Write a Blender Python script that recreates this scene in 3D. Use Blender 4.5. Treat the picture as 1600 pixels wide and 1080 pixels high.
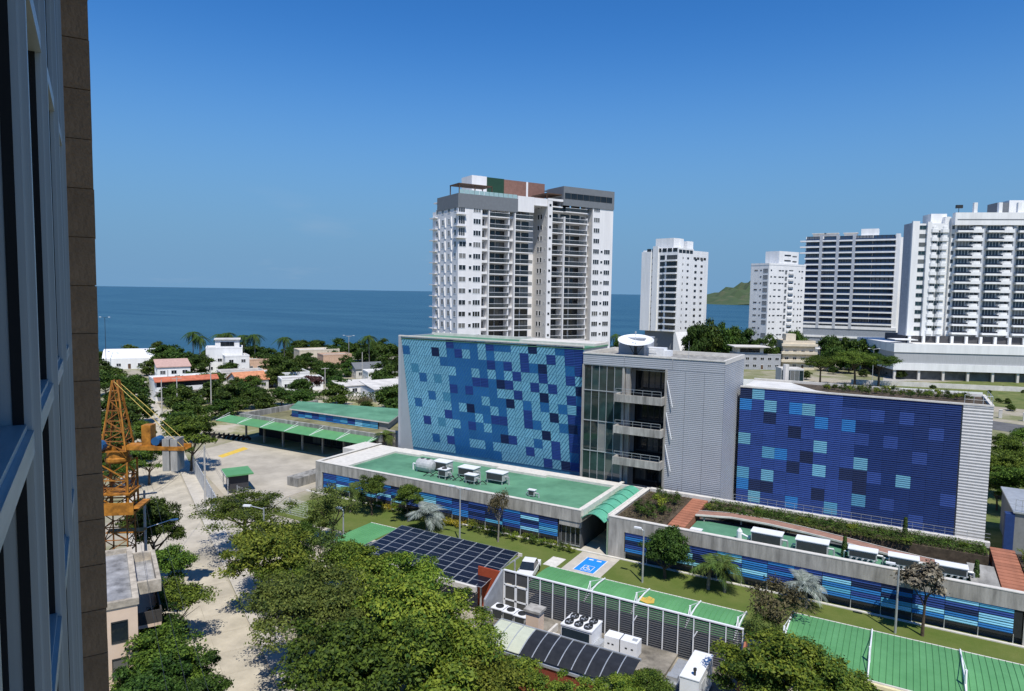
import bpy, math, random
import numpy as np
from mathutils import Matrix, Vector
random.seed(7); rng = np.random.default_rng(7)
for o in list(bpy.data.objects): bpy.data.objects.remove(o)
S = bpy.context.scene; COL = S.collection
R = math.radians
# ------------------------------------------------------------------ camera, sky, sun, exposure
H = 30.0; FPX = 1067.0
HEAD, PITCH, ROLL = R(29.8), R(4.45), 0.0158
CAMR = Matrix.Rotation(HEAD, 3, 'Z') @ Matrix.Rotation(math.pi/2-PITCH, 3, 'X') @ Matrix.Rotation(ROLL, 3, 'Z')
cd = bpy.data.cameras.new('camera'); cam = bpy.data.objects.new('camera', cd); COL.objects.link(cam)
cd.sensor_fit = 'HORIZONTAL'; cd.sensor_width = 36; cd.lens = 24.0; cd.clip_start = 0.05; cd.clip_end = 120000
cam.matrix_world = Matrix.Translation((0, 0, H)) @ CAMR.to_4x4()
S.camera = cam
SUN_AZ, SUN_EL = R(-47), R(60)
w = bpy.data.worlds.new('World'); S.world = w; w.use_nodes = True
wn = w.node_tree; bg = wn.nodes['Background']
sky = wn.nodes.new('ShaderNodeTexSky'); sky.sky_type = 'NISHITA'; sky.sun_disc = False
sky.sun_elevation = SUN_EL; sky.sun_rotation = math.pi/2-SUN_AZ
sky.altitude = 0; sky.air_density = 1.0; sky.dust_density = 0.0; sky.ozone_density = 1.6
hsv = wn.nodes.new('ShaderNodeHueSaturation'); hsv.inputs['Saturation'].default_value = 1.22
wn.links.new(sky.outputs[0], hsv.inputs['Color']); tint = wn.nodes.new('ShaderNodeMix'); tint.data_type = 'RGBA'; tint.blend_type = 'MULTIPLY'; tint.inputs['Factor'].default_value = 1.0
tint.inputs['B'].default_value = (0.50, 1.03, 1.50, 1)
wn.links.new(hsv.outputs[0], tint.inputs['A']); wtc = wn.nodes.new('ShaderNodeTexCoord'); wsx = wn.nodes.new('ShaderNodeSeparateXYZ'); wmr = wn.nodes.new('ShaderNodeMapRange'); wmr.interpolation_type = 'SMOOTHERSTEP'
wmr.inputs['From Min'].default_value = -0.02; wmr.inputs['From Max'].default_value = 0.42
hz_ = wn.nodes.new('ShaderNodeMix'); hz_.data_type = 'RGBA'; hz_.inputs['A'].default_value = (1.9, 3.75, 6.1, 1)
wn.links.new(wtc.outputs['Generated'], wsx.inputs[0]); wn.links.new(wsx.outputs['Z'], wmr.inputs['Value']); wn.links.new(wmr.outputs[0], hz_.inputs['Factor'])
wn.links.new(tint.outputs['Result'], hz_.inputs['B']); cmp_ = wn.nodes.new('ShaderNodeMapping'); cmp_.inputs['Scale'].default_value = (3.2, 3.2, 16); cno = wn.nodes.new('ShaderNodeTexNoise'); cno.inputs['Scale'].default_value = 1.6; cno.inputs['Detail'].default_value = 7
crp = wn.nodes.new('ShaderNodeMapRange'); crp.inputs['From Min'].default_value = .60; crp.inputs['From Max'].default_value = .80; cb = wn.nodes.new('ShaderNodeMapRange'); cb.inputs['From Min'].default_value = .15; cb.inputs['From Max'].default_value = .02; cml = wn.nodes.new('ShaderNodeMath'); cml.operation = 'MULTIPLY'; cm2 = wn.nodes.new('ShaderNodeMath'); cm2.operation = 'MULTIPLY'; cm2.inputs[1].default_value = .3
cmx = wn.nodes.new('ShaderNodeMix'); cmx.data_type = 'RGBA'; cmx.inputs['B'].default_value = (5.5, 6.2, 7.2, 1)     # faint low cloud along the whole horizon
wn.links.new(wtc.outputs['Generated'], cmp_.inputs[0]); wn.links.new(cmp_.outputs[0], cno.inputs['Vector']); wn.links.new(cno.outputs['Fac'], crp.inputs['Value']); wn.links.new(wsx.outputs['Z'], cb.inputs['Value'])
wn.links.new(crp.outputs[0], cml.inputs[0]); wn.links.new(cb.outputs[0], cml.inputs[1]); wn.links.new(cml.outputs[0], cm2.inputs[0]); wn.links.new(cm2.outputs[0], cmx.inputs['Factor']); wn.links.new(hz_.outputs['Result'], cmx.inputs['A']); wn.links.new(cmx.outputs['Result'], bg.inputs[0])
bg.inputs[1].default_value = 0.092
sl = bpy.data.lights.new('sun', 'SUN'); sl.energy = 5.0; sl.angle = R(0.53); sl.color = (1.0, 0.955, 0.88)
sun = bpy.data.objects.new('sun', sl); COL.objects.link(sun)
SD = Vector((math.cos(SUN_EL)*math.cos(SUN_AZ), math.cos(SUN_EL)*math.sin(SUN_AZ), math.sin(SUN_EL)))
sun.rotation_euler = SD.to_track_quat('Z', 'Y').to_euler(); sun.location = (60, -60, 120)
vs = S.view_settings; vs.view_transform = 'Standard'; vs.look = 'None'; vs.exposure = 0.0; vs.gamma = 1.0
vs.use_curve_mapping = False

# ------------------------------------------------------------------ pixel -> place helpers
def ray(x, y): return CAMR @ Vector(((x-800)/FPX, -(y-540)/FPX, -1.0))
def at(x, y, z=0.0):
    d = ray(x, y); return Vector((0, 0, H)) + d*((z-H)/d.z)
def dep(x, y, D): return Vector((0, 0, H)) + ray(x, y)*D
RT = Vector((math.cos(HEAD), math.sin(HEAD), 0)); FW = Vector((-math.sin(HEAD), math.cos(HEAD), 0))
def W(lat, D, z=0): p = RT*lat + FW*D; return Vector((p.x, p.y, z))

# ------------------------------------------------------------------ materials
MATS = {}
def mat(name, col, rough=0.7, metal=0.0, var=0.12, scale=1.5, bump=0.0, bscale=20, spec=0.3, col2=None, thr=None, stretch=None, alpha=1.0, rnd=0.0):
    if name in MATS: return MATS[name]
    m = bpy.data.materials.new(name); m.use_nodes = True; n = m.node_tree; b = n.nodes['Principled BSDF']; L = n.links
    b.inputs['Roughness'].default_value = rough; b.inputs['Metallic'].default_value = metal
    b.inputs['Specular IOR Level'].default_value = spec
    tc = n.nodes.new('ShaderNodeTexCoord'); src = tc.outputs['Object']
    if stretch:
        mp = n.nodes.new('ShaderNodeMapping'); mp.inputs['Scale'].default_value = stretch; L.new(src, mp.inputs[0]); src = mp.outputs[0]
    no = n.nodes.new('ShaderNodeTexNoise'); no.inputs['Scale'].default_value = scale; no.inputs['Detail'].default_value = 6; no.inputs['Roughness'].default_value = 0.65
    L.new(src, no.inputs['Vector'])
    mx = n.nodes.new('ShaderNodeMix'); mx.data_type = 'RGBA'
    rp = n.nodes.new('ShaderNodeValToRGB')
    lo, hi = thr if thr else (0.3, 0.7)
    rp.color_ramp.elements[0].position = lo; rp.color_ramp.elements[1].position = hi
    L.new(no.outputs['Fac'], rp.inputs[0]); L.new(rp.outputs[0], mx.inputs['Factor'])
    c = col; c2 = col2 if col2 else tuple(x*(1-2*var) for x in col)
    mx.inputs['A'].default_value = (*c2, 1); mx.inputs['B'].default_value = (*tuple(min(1, x*(1+var*.5)) for x in c), 1) if not col2 else (*c, 1)
    out = mx.outputs['Result']
    if rnd:
        oi = n.nodes.new('ShaderNodeObjectInfo'); hs = n.nodes.new('ShaderNodeHueSaturation')
        mr = n.nodes.new('ShaderNodeMapRange'); mr.inputs['To Min'].default_value = 1-rnd; mr.inputs['To Max'].default_value = 1+rnd
        L.new(oi.outputs['Random'], mr.inputs['Value']); L.new(mr.outputs[0], hs.inputs['Value']); L.new(out, hs.inputs['Color']); out = hs.outputs[0]
    L.new(out, b.inputs['Base Color'])
    if bump:
        nb = n.nodes.new('ShaderNodeTexNoise'); nb.inputs['Scale'].default_value = bscale; nb.inputs['Detail'].default_value = 4
        L.new(src, nb.inputs['Vector']); bp = n.nodes.new('ShaderNodeBump'); bp.inputs['Strength'].default_value = bump; bp.inputs['Distance'].default_value = 0.05
        L.new(nb.outputs['Fac'], bp.inputs['Height']); L.new(bp.outputs[0], b.inputs['Normal'])
    if alpha < 1: b.inputs['Alpha'].default_value = alpha
    MATS[name] = m; return m
def glass(name, col, rough=0.04, spec=0.6, var=0.3):
    """window glass; every pane has its own darkness and some show a drawn curtain"""
    if name in MATS: return MATS[name]
    m = mat(name, col, rough, 0, var, 0.6, spec=spec, rnd=0.4); n = m.node_tree; b = n.nodes['Principled BSDF']
    src = b.inputs['Base Color'].links[0].from_socket; oi = n.nodes.new('ShaderNodeObjectInfo'); wn_ = n.nodes.new('ShaderNodeTexWhiteNoise'); wn_.noise_dimensions = '1D'
    n.links.new(oi.outputs['Random'], wn_.inputs['W']); gt = n.nodes.new('ShaderNodeMapRange'); gt.inputs['From Min'].default_value = .72; gt.inputs['From Max'].default_value = 1.1
    n.links.new(wn_.outputs['Value'], gt.inputs['Value']); mx = n.nodes.new('ShaderNodeMix'); mx.data_type = 'RGBA'; mx.inputs['B'].default_value = (.30, .29, .27, 1)
    n.links.new(gt.outputs[0], mx.inputs['Factor']); n.links.new(src, mx.inputs['A']); n.links.new(mx.outputs['Result'], b.inputs['Base Color']); return m
def leafmat(name, col, col2, tr=0.18):
    if name in MATS: return MATS[name]
    m = bpy.data.materials.new(name); m.use_nodes = True; n = m.node_tree; b = n.nodes['Principled BSDF']; L = n.links
    b.inputs['Roughness'].default_value = 0.62; b.inputs['Specular IOR Level'].default_value = 0.2
    ge = n.nodes.new('ShaderNodeNewGeometry'); tc = n.nodes.new('ShaderNodeTexCoord')
    no = n.nodes.new('ShaderNodeTexNoise'); no.inputs['Scale'].default_value = 0.9; no.inputs['Detail'].default_value = 3
    L.new(tc.outputs['Object'], no.inputs['Vector'])
    mth = n.nodes.new('ShaderNodeMath'); mth.operation = 'MULTIPLY_ADD'; mth.inputs[1].default_value = 0.55; mth.inputs[2].default_value = -0.27
    L.new(ge.outputs['Random Per Island'], mth.inputs[0])
    ad = n.nodes.new('ShaderNodeMath'); ad.operation = 'ADD'; L.new(mth.outputs[0], ad.inputs[0]); L.new(no.outputs['Fac'], ad.inputs[1])
    rp = n.nodes.new('ShaderNodeValToRGB'); rp.color_ramp.elements[0].position = 0.25; rp.color_ramp.elements[1].position = 0.75
    rp.color_ramp.elements[0].color = (*col2, 1); rp.color_ramp.elements[1].color = (*col, 1); L.new(ad.outputs[0], rp.inputs[0])
    oi = n.nodes.new('ShaderNodeObjectInfo'); hs = n.nodes.new('ShaderNodeHueSaturation')
    mr = n.nodes.new('ShaderNodeMapRange'); mr.inputs['To Min'].default_value = 0.72; mr.inputs['To Max'].default_value = 1.2
    L.new(oi.outputs['Random'], mr.inputs['Value']); L.new(mr.outputs[0], hs.inputs['Value']); L.new(rp.outputs[0], hs.inputs['Color'])
    w1 = n.nodes.new('ShaderNodeTexWhiteNoise'); w1.noise_dimensions = '1D'; L.new(oi.outputs['Random'], w1.inputs['W']); mh_ = n.nodes.new('ShaderNodeMapRange'); mh_.inputs['To Min'].default_value = .475; mh_.inputs['To Max'].default_value = .515; L.new(w1.outputs['Value'], mh_.inputs['Value']); L.new(mh_.outputs[0], hs.inputs['Hue'])
    L.new(hs.outputs[0], b.inputs['Base Color'])
    t = n.nodes.new('ShaderNodeBsdfTranslucent'); L.new(hs.outputs[0], t.inputs['Color'])
    ms = n.nodes.new('ShaderNodeMixShader'); ms.inputs[0].default_value = tr
    L.new(b.outputs[0], ms.inputs[1]); L.new(t.outputs[0], ms.inputs[2]); L.new(ms.outputs[0], n.nodes['Material Output'].inputs['Surface'])
    MATS[name] = m; return m

WHITE = mat('white_render', (.80, .80, .785), .8, var=.075, scale=.5, stretch=(1, 1, .12))
WHITE2 = mat('white_metal', (.78, .79, .80), .4, var=.05)
OFFW = mat('offwhite_wall', (.66, .63, .58), .8, var=.12, scale=.5)
BEIGE = mat('beige_wall', (.60, .50, .38), .8, var=.1, scale=.6)
CREAM = mat('cream_wall', (.68, .60, .47), .8, var=.1, scale=.6)
GREYB = mat('grey_band', (.17, .185, .20), .75, var=.06)
CONC = mat('concrete', (.43, .41, .37), .85, var=.3, scale=1.5, bump=.2, bscale=9, stretch=(1, 1, .14))
CONCD = mat('concrete_weathered', (.36, .35, .32), .9, var=.35, scale=1.2, bump=.2, stretch=(1, 1, .2))
COPE = mat('coping', (.66, .63, .57), .8, var=.1)
GREYCLAD = mat('grey_cladding', (.40, .415, .44), .5, .15, var=.05, scale=.3)
WHITECLAD = mat('white_cladding', (.60, .59, .57), .5, .1, var=.06)
ROOFG = mat('green_roof', (.115, .285, .175), .85, scale=.22, col2=(.06, .165, .10), thr=(.32, .62))
SHEETG = mat('green_sheet', (.125, .33, .135), .5, scale=.5, col2=(.085, .25, .095), thr=(.3, .75), rnd=.06)
CANOPYG = mat('green_polycarbonate', (.12, .42, .28), .25, var=.1)
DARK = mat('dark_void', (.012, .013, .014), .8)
DARKM = mat('dark_metal', (.045, .048, .05), .5, .3)
GLASSD = glass('dark_glass', (.016, .022, .028))
GLASSB = glass('blue_glass', (.045, .085, .16))
GLASSG = glass('greyblue_glass', (.05, .075, .10))
GLASST = glass('teal_glass', (.02, .045, .05))
GLASSW = mat('facade_glass', (.010, .018, .024), .03, 0, .1, spec=.32)
ALU = mat('aluminium', (.42, .455, .455), .45, .3, var=.12)
STEEL = mat('galvanised', (.55, .57, .58), .45, .5)
STONE = mat('brown_stone', (.36, .225, .125), .85, var=.14, scale=3, bump=.3, rnd=.08)
ORANGE = mat('crane_yellow', (.46, .19, .025), .6, var=.35, scale=1.6)
RUST = mat('rusty_orange', (.33, .13, .03), .7, var=.3, scale=2)
BLUEM = mat('motor_blue', (.02, .10, .24), .5)
TERRA = mat('terracotta', (.52, .16, .09), .8, var=.2, scale=1.2)
TERRA2 = mat('orange_tile', (.62, .27, .14), .8, var=.2, scale=1.2)
REDP = mat('red_panel', (.36, .07, .03), .6, var=.1)
BRICKS = mat('stair_brick', (.42, .17, .10), .85, var=.2, scale=2, rnd=.12)
PATHR = mat('path_red', (.34, .19, .14), .9, var=.15)
PINK = mat('pink_render', (.70, .54, .41), .85, var=.06, scale=.5)
SOLAR = mat('solar_cell', (.012, .014, .024), .3, .0, var=.3, scale=3, spec=.25, rnd=.3)
BARK = mat('bark', (.13, .095, .065), .9, var=.3, scale=4, bump=.5)
BARKL = mat('bark_pale', (.30, .27, .23), .9, var=.3, scale=4, bump=.4)
EARTH = mat('soil', (.10, .075, .05), .95, var=.35, scale=1.5)
TIRE = mat('tyre', (.015, .015, .015), .9)
CARW = mat('car_white', (.78, .78, .78), .2, 0, .02, spec=.6)
ROOFW_ = mat('membrane_white', (.66, .65, .62), .85, var=.12, scale=.5)
T = {}
T['L'] = mat('panel_light_cyan', (.24, .57, .74), .42, .1, .08, rnd=.07)
T['l'] = mat('panel_teal', (.085, .34, .52), .42, .1, .08, rnd=.06)
T['M'] = mat('panel_mid_blue', (.026, .17, .44), .42, .1, .08, rnd=.1)
T['B'] = mat('panel_royal_blue', (.027, .064, .24), .42, .1, .08, rnd=.1)
T['D'] = mat('panel_navy', (.012, .024, .075), .42, .1, .08, rnd=.15)
T['N'] = mat('panel_deep_blue', (.010, .032, .135), .42, .1, .06, rnd=.06)
T['C'] = mat('panel_pale_cyan', (.19, .45, .57), .42, .1, .08, rnd=.07)
LG = leafmat('leaf_bright', (.21, .265, .03), (.036, .085, .010))
LD = leafmat('leaf_dark', (.075, .135, .02), (.016, .042, .007))
LO = leafmat('leaf_olive', (.135, .18, .036), (.03, .06, .011))
LY = leafmat('leaf_yellowgreen', (.195, .24, .03), (.055, .10, .012))
LM = leafmat('leaf_mid', (.13, .205, .025), (.022, .056, .008))
LS = leafmat('leaf_silver', (.34, .38, .34), (.16, .20, .17), .15)
LR = leafmat('leaf_brown', (.17, .145, .065), (.06, .055, .03), .15)
LF = leafmat('leaf_yellowflower', (.50, .42, .03), (.16, .17, .02))
LP = leafmat('leaf_palm', (.11, .17, .035), (.035, .065, .012))

# ------------------------------------------------------------------ mesh builder and object helpers
class MB:
    def __init__(s): s.v = []; s.f = []; s.m = []
    def quad(s, a, b, c, d, m=0):
        i = len(s.v); s.v += [tuple(a), tuple(b), tuple(c), tuple(d)]; s.f.append((i, i+1, i+2, i+3)); s.m.append(m); return s
    def box(s, x0, x1, y0, y1, z0, z1, m=0):
        i = len(s.v)
        s.v += [(x0, y0, z0), (x1, y0, z0), (x1, y1, z0), (x0, y1, z0), (x0, y0, z1), (x1, y0, z1), (x1, y1, z1), (x0, y1, z1)]
        for q in ((0, 3, 2, 1), (4, 5, 6, 7), (0, 1, 5, 4), (1, 2, 6, 5), (2, 3, 7, 6), (3, 0, 4, 7)):
            s.f.append(tuple(i+k for k in q)); s.m.append(m)
        return s
    def prism(s, pts, z0, z1, m=0, mt=None):
        i = len(s.v); n = len(pts)
        s.v += [(p[0], p[1], z0) for p in pts] + [(p[0], p[1], z1) for p in pts]
        s.f.append(tuple(i+n-1-k for k in range(n))); s.m.append(m)
        s.f.append(tuple(i+n+k for k in range(n))); s.m.append(m if mt is None else mt)
        for k in range(n):
            j = (k+1) % n; s.f.append((i+k, i+j, i+n+j, i+n+k)); s.m.append(m)
        return s
    def xprism(s, pts, x0, x1, m=0):            # pts in (y,z), extruded along x
        i = len(s.v); n = len(pts)
        s.v += [(x0, p[0], p[1]) for p in pts] + [(x1, p[0], p[1]) for p in pts]
        s.f.append(tuple(i+n-1-k for k in range(n))); s.m.append(m)
        s.f.append(tuple(i+n+k for k in range(n))); s.m.append(m)
        for k in range(n):
            j = (k+1) % n; s.f.append((i+k, i+j, i+n+j, i+n+k)); s.m.append(m)
        return s
    def tube(s, a, b, r0, r1=None, n=6, m=0):
        r1 = r0 if r1 is None else r1
        a = Vector(a); b = Vector(b); d = (b-a)
        if d.length < 1e-6: return s
        d.normalize(); u = d.orthogonal().normalized(); v = d.cross(u); i = len(s.v)
        for p, r in ((a, r0), (b, r1)):
            for k in range(n):
                t = 2*math.pi*k/n; s.v.append(tuple(p+u*math.cos(t)*r+v*math.sin(t)*r))
        for k in range(n):
            j = (k+1) % n; s.f.append((i+k, i+j, i+n+j, i+n+k)); s.m.append(m)
        s.f.append(tuple(i+n-1-k for k in range(n))); s.m.append(m); s.f.append(tuple(i+n+k for k in range(n))); s.m.append(m)
        return s
    def lathe(s, prof, n=16, c=(0, 0, 0), m=0):
        i = len(s.v)
        for r, z in prof:
            for k in range(n):
                t = 2*math.pi*k/n; s.v.append((c[0]+r*math.cos(t), c[1]+r*math.sin(t), c[2]+z))
        for q in range(len(prof)-1):
            for k in range(n):
                j = (k+1) % n; s.f.append((i+q*n+k, i+q*n+j, i+q*n+n+j, i+q*n+n+k)); s.m.append(m)
        return s
    def mesh(s, name, mats):
        me = bpy.data.meshes.new(name); me.from_pydata(s.v, [], s.f)
        if not isinstance(mats, (list, tuple)): mats = [mats]
        for a in mats: me.materials.append(a)
        if len(mats) > 1: me.polygons.foreach_set('material_index', s.m)
        me.update(); return me
    def build(s, name, mats, parent=None, loc=(0, 0, 0), rz=0):
        return put(name, s.mesh(name, mats), parent, loc, rz)
def put(name, me, parent=None, loc=(0, 0, 0), rz=0, scale=None):
    o = bpy.data.objects.new(name, me); COL.objects.link(o); o.location = loc
    if rz: o.rotation_euler = (0, 0, rz)
    if scale is not None: o.scale = scale
    if parent: o.parent = parent
    return o
def tag(o, label, cat, group=None):
    o['label'] = label; o['category'] = cat
    if group: o['group'] = group
    return o
def thing(name, label, cat, loc=(0, 0, 0), rz=0, group=None, scale=None):
    return tag(put(name, None, None, loc, rz, scale), label, cat, group)
def struct(o, kind='structure'): o['kind'] = kind; return o
def copy_tree(o, parent=None):
    c = o.copy(); COL.objects.link(c); c.parent = parent
    for ch in o.children: copy_tree(ch, c)
    return c
def setm(o, me): o.data = me; return o
_wc = {}
def winmesh(fm, gm, cols=2, key=None):
    k = (fm.name, gm.name, cols)
    if k in _wc: return _wc[k]
    b = MB(); t = .06
    b.box(-.5, .5, -.06, 0, -.5, -.5+t); b.box(-.5, .5, -.06, 0, .5-t, .5); b.box(-.5, -.5+t*.7, -.06, 0, -.5+t, .5-t); b.box(.5-t*.7, .5, -.06, 0, -.5+t, .5-t)
    for i in range(1, cols):
        x = -.5+i/cols; b.box(x-.02, x+.02, -.05, 0, -.5+t, .5-t)
    b.quad((-.49, -.015, -.47), (.49, -.015, -.47), (.49, -.015, .47), (-.49, -.015, .47), 1)
    _wc[k] = b.mesh('window', [fm, gm]); return _wc[k]
def win(parent, x, y, z, ww, hh, fm=None, gm=None, cols=2, rz=0, name='window'):
    return put(name, winmesh(fm or WHITE2, gm or GLASSD, cols), parent, (x, y, z), rz, (ww, 1, hh))
_ub = {}
def ubox(m):
    if m.name not in _ub: _ub[m.name] = MB().box(0, 1, 0, 1, 0, 1).mesh('block', m)
    return _ub[m.name]
def bx(name, m, parent, x0, x1, y0, y1, z0, z1):
    return put(name, ubox(m), parent, (x0, y0, z0), 0, (x1-x0, y1-y0, z1-z0))

# ------------------------------------------------------------------ setting: ground, sea, beach, roads, lawns
GROUND = mat('ground_dry', (.36, .32, .25), .95, var=.3, scale=.05, col2=(.17, .18, .08), thr=(.42, .58))
SAND = mat('beach_sand', (.42, .36, .27), .95, var=.15, scale=.1)
ROADC = mat('road_concrete', (.42, .38, .30), .9, var=.14, scale=.25, bump=.15, bscale=6)
YARDC = mat('yard_concrete', (.48, .435, .355), .9, var=.2, scale=.16)
PAVEC = mat('paving', (.52, .48, .41), .9, var=.12, scale=.6)
GRASS = mat('grass', (.125, .15, .035), .95, var=.3, scale=.35, bump=.6, bscale=14, col2=(.085, .125, .02), thr=(.35, .65))
GRASSD = mat('dry_grass', (.16, .17, .055), .95, scale=.3, bump=.6, bscale=5, col2=(.07, .11, .02), thr=(.35, .62))
ASPH = mat('asphalt', (.13, .13, .13), .9, var=.15, scale=.4)
shore = [(-900, 255), (-420, 272), (-250, 285), (-154, 295), (-60, 315), (60, 350), (150, 400), (240, 470), (500, 560), (1400, 800)]
land = [W(a, b) for a, b in shore] + [W(1400, -900), W(-900, -900)]
b = MB(); b.v = [tuple(p) for p in land]; b.f = [tuple(range(len(land)))[::-1]]; b.m = [0]
struct(b.build('ground', GROUND))
b = MB()
for (a0, b0), (a1, b1) in zip(shore[:-1], shore[1:]):
    p0, p1 = W(a0, b0-14, .03), W(a1, b1-14, .03); q0, q1 = W(a0, b0+14, -1.6), W(a1, b1+14, -1.6)
    b.quad(p0, p1, q1, q0)
struct(b.build('beach', SAND))
sm = bpy.data.materials.new('sea_water'); sm.use_nodes = True; n = sm.node_tree; pb = n.nodes['Principled BSDF']
pb.inputs['Roughness'].default_value = .3; pb.inputs['Specular IOR Level'].default_value = .16
tc = n.nodes.new('ShaderNodeTexCoord'); mp = n.nodes.new('ShaderNodeMapping'); mp.inputs['Rotation'].default_value = (0, 0, -HEAD); mp.inputs['Scale'].default_value = (.004, .02, 1)
n.links.new(tc.outputs['Object'], mp.inputs[0])
ns = n.nodes.new('ShaderNodeTexNoise'); ns.inputs['Scale'].default_value = 1.0; ns.inputs['Detail'].default_value = 6; n.links.new(mp.outputs[0], ns.inputs['Vector'])
rp = n.nodes.new('ShaderNodeValToRGB'); rp.color_ramp.elements[0].position = .40; rp.color_ramp.elements[1].position = .78
rp.color_ramp.elements[0].color = (.009, .052, .088, 1); rp.color_ramp.elements[1].color = (.032, .10, .14, 1)
n.links.new(ns.outputs['Fac'], rp.inputs[0]); n.links.new(rp.outputs[0], pb.inputs['Base Color'])
nw = n.nodes.new('ShaderNodeTexNoise'); nw.inputs['Scale'].default_value = .35; nw.inputs['Detail'].default_value = 6
mp2 = n.nodes.new('ShaderNodeMapping'); mp2.inputs['Rotation'].default_value = (0, 0, -HEAD); mp2.inputs['Scale'].default_value = (.35, 1, 1)
n.links.new(tc.outputs['Object'], mp2.inputs[0]); n.links.new(mp2.outputs[0], nw.inputs['Vector'])
bp = n.nodes.new('ShaderNodeBump'); bp.inputs['Strength'].default_value = .9; bp.inputs['Distance'].default_value = 1.2
n.links.new(nw.outputs['Fac'], bp.inputs['Height']); n.links.new(bp.outputs[0], pb.inputs['Normal'])
b = MB(); c = [W(-60000, 150, -1.2), W(60000, 150, -1.2), W(60000, 90000, -1.2), W(-60000, 90000, -1.2)]; b.quad(*c)
struct(b.build('sea', sm))
# headland
HILL = mat('hill_scrub', (.055, .085, .035), .95, scale=.02, col2=(.12, .11, .065), thr=(.25, .5), bump=.8, bscale=.05)
b = MB(); nx, ny = 46, 14; g0 = {}
for i in range(nx+1):
    for j in range(ny+1):
        t = i/nx; s_ = j/ny; lat = 700+1500*t; D = 2350+700*s_+250*t
        prof = 78*math.exp(-((t-.22)/.16)**2)+92*math.exp(-((t-.45)/.2)**2)+100*math.exp(-((t-.8)/.25)**2)
        ridge = math.sin(math.pi*min(1, s_*.9+.02))**.8
        ed = min(1, t/.05)
        z = -3+(prof*ridge*ed)*(1+.14*math.sin(i*2.1+j*.8)+.1*math.sin(j*2.7-i))
        g0[i, j] = len(b.v); b.v.append(tuple(W(lat, D, z)))
for i in range(nx):
    for j in range(ny):
        b.f.append((g0[i, j], g0[i+1, j], g0[i+1, j+1], g0[i, j+1])); b.m.append(0)
struct(b.build('headland_hill', HILL))
# main street: frame along the street (local x = street direction, local y = to its left-hand side)
GA = R(61.2); RD = GA+math.pi/2
rdv = Vector((math.cos(RD), math.sin(RD), 0)); ndv = Vector((math.cos(GA), math.sin(GA), 0))
def SP(s, p, z=0): v = rdv*s+ndv*p; return Vector((v.x, v.y, z))
road = struct(put('road', None, None, (0, 0, 0), RD))
mslab = {}
for i in range(70):                       # concrete slabs with sawn joints
    s0 = 8+i*3.6
    for j, (p0, p1) in enumerate(((4.6, 7.65), (7.7, 10.8))):
        key = j
        if key not in mslab: mslab[key] = MB().box(0, 3.56, -p1, -p0, -.05, .03).mesh('road_slab', mat('slab_concrete', (.50, .45, .355), .9, var=.14, scale=.5, bump=.15, bscale=6, rnd=.06))
        put('road_slab', mslab[key], road, (s0, 0, 0))
struct(MB().box(6, 262, -10.95, -4.45, -.05, .012).build('road_bed', ROADC, None, (0, 0, 0), RD))
for nm, p0, p1 in (('pavement_left', 2.6, 4.4), ('pavement_right', 11.0, 13.0)):
    struct(MB().box(6, 262, -p1, -p0, -.05, .14).build(nm, PAVEC, None, (0, 0, 0), RD))
# cross street near the sea, dirt verge
struct(MB().box(-190, -20, 143, 152, -.05, .02).build('side_road', mat('pale_road', (.42, .39, .33), .9, var=.15, scale=.1)))
struct(MB().box(-160, -114, 92, 140, -.05, .016).build('dirt_lot', mat('dirt', (.46, .41, .32), .95, var=.25, scale=.12, col2=(.22, .22, .10), thr=(.45, .6))))
# office compound ground
struct(MB().prism([(-113, 89), (-76, 89), (-76, 60), (-84, 63.5), (-101, 71.5), (-111, 77.5)], -.05, .05).build('courtyard', YARDC))
struct(MB().box(-72, 13, 61.6, 72.2, -.05, .06).build('lawn', GRASS))
struct(MB().box(-76, 13, 71.45, 71.75, -.05, .16).build('lawn_kerb', COPE))
struct(MB().box(-75, 13, 46, 61.4, -.05, .04).build('car_park', YARDC))
struct(MB().box(-31, -26.4, 61.5, 71.4, -.05, .075).build('entrance_path', PAVEC))
struct(MB().box(-31.3, -14.6, 46.5, 53.6, -.05, .70).box(-14.6, -8.5, 46.0, 53.6, -.05, .45).build('plant_yard', mat('yard_stained', (.30, .27, .22), .9, var=.35, scale=.5)))
struct(MB().box(-90, 14, 84, 112, -.05, .03).build('rear_yard', YARDC))
# far right: field, road
fld = [at(1330, 612), at(1600, 640), at(1900, 660), at(2000, 600), at(1600, 592), at(1380, 601)]
b = MB(); b.v = [(p.x, p.y, .03) for p in fld]; b.f = [tuple(range(6))]; b.m = [0]; struct(b.build('field', GRASSD))
b = MB(); pp = [at(1310, 622), at(1620, 668), at(1620, 682), at(1310, 634)]; b.quad(*[(p.x, p.y, .03) for p in pp]); struct(b.build('field_track', ASPH))
b = MB(); pp = [at(1380, 596), at(1700, 592), at(1700, 588), at(1380, 589)]; b.quad(*[(p.x, p.y, .05) for p in pp]); struct(b.build('avenue', mat('avenue_pale', (.42, .40, .36), .9)))
pp = [at(1500, 690), at(1700, 720), at(1760, 1000), at(1545, 900)]
b = MB(); b.quad(*[(p.x, p.y, .035) for p in pp][::-1]); struct(b.build('garden_ground', GRASSD))
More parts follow.
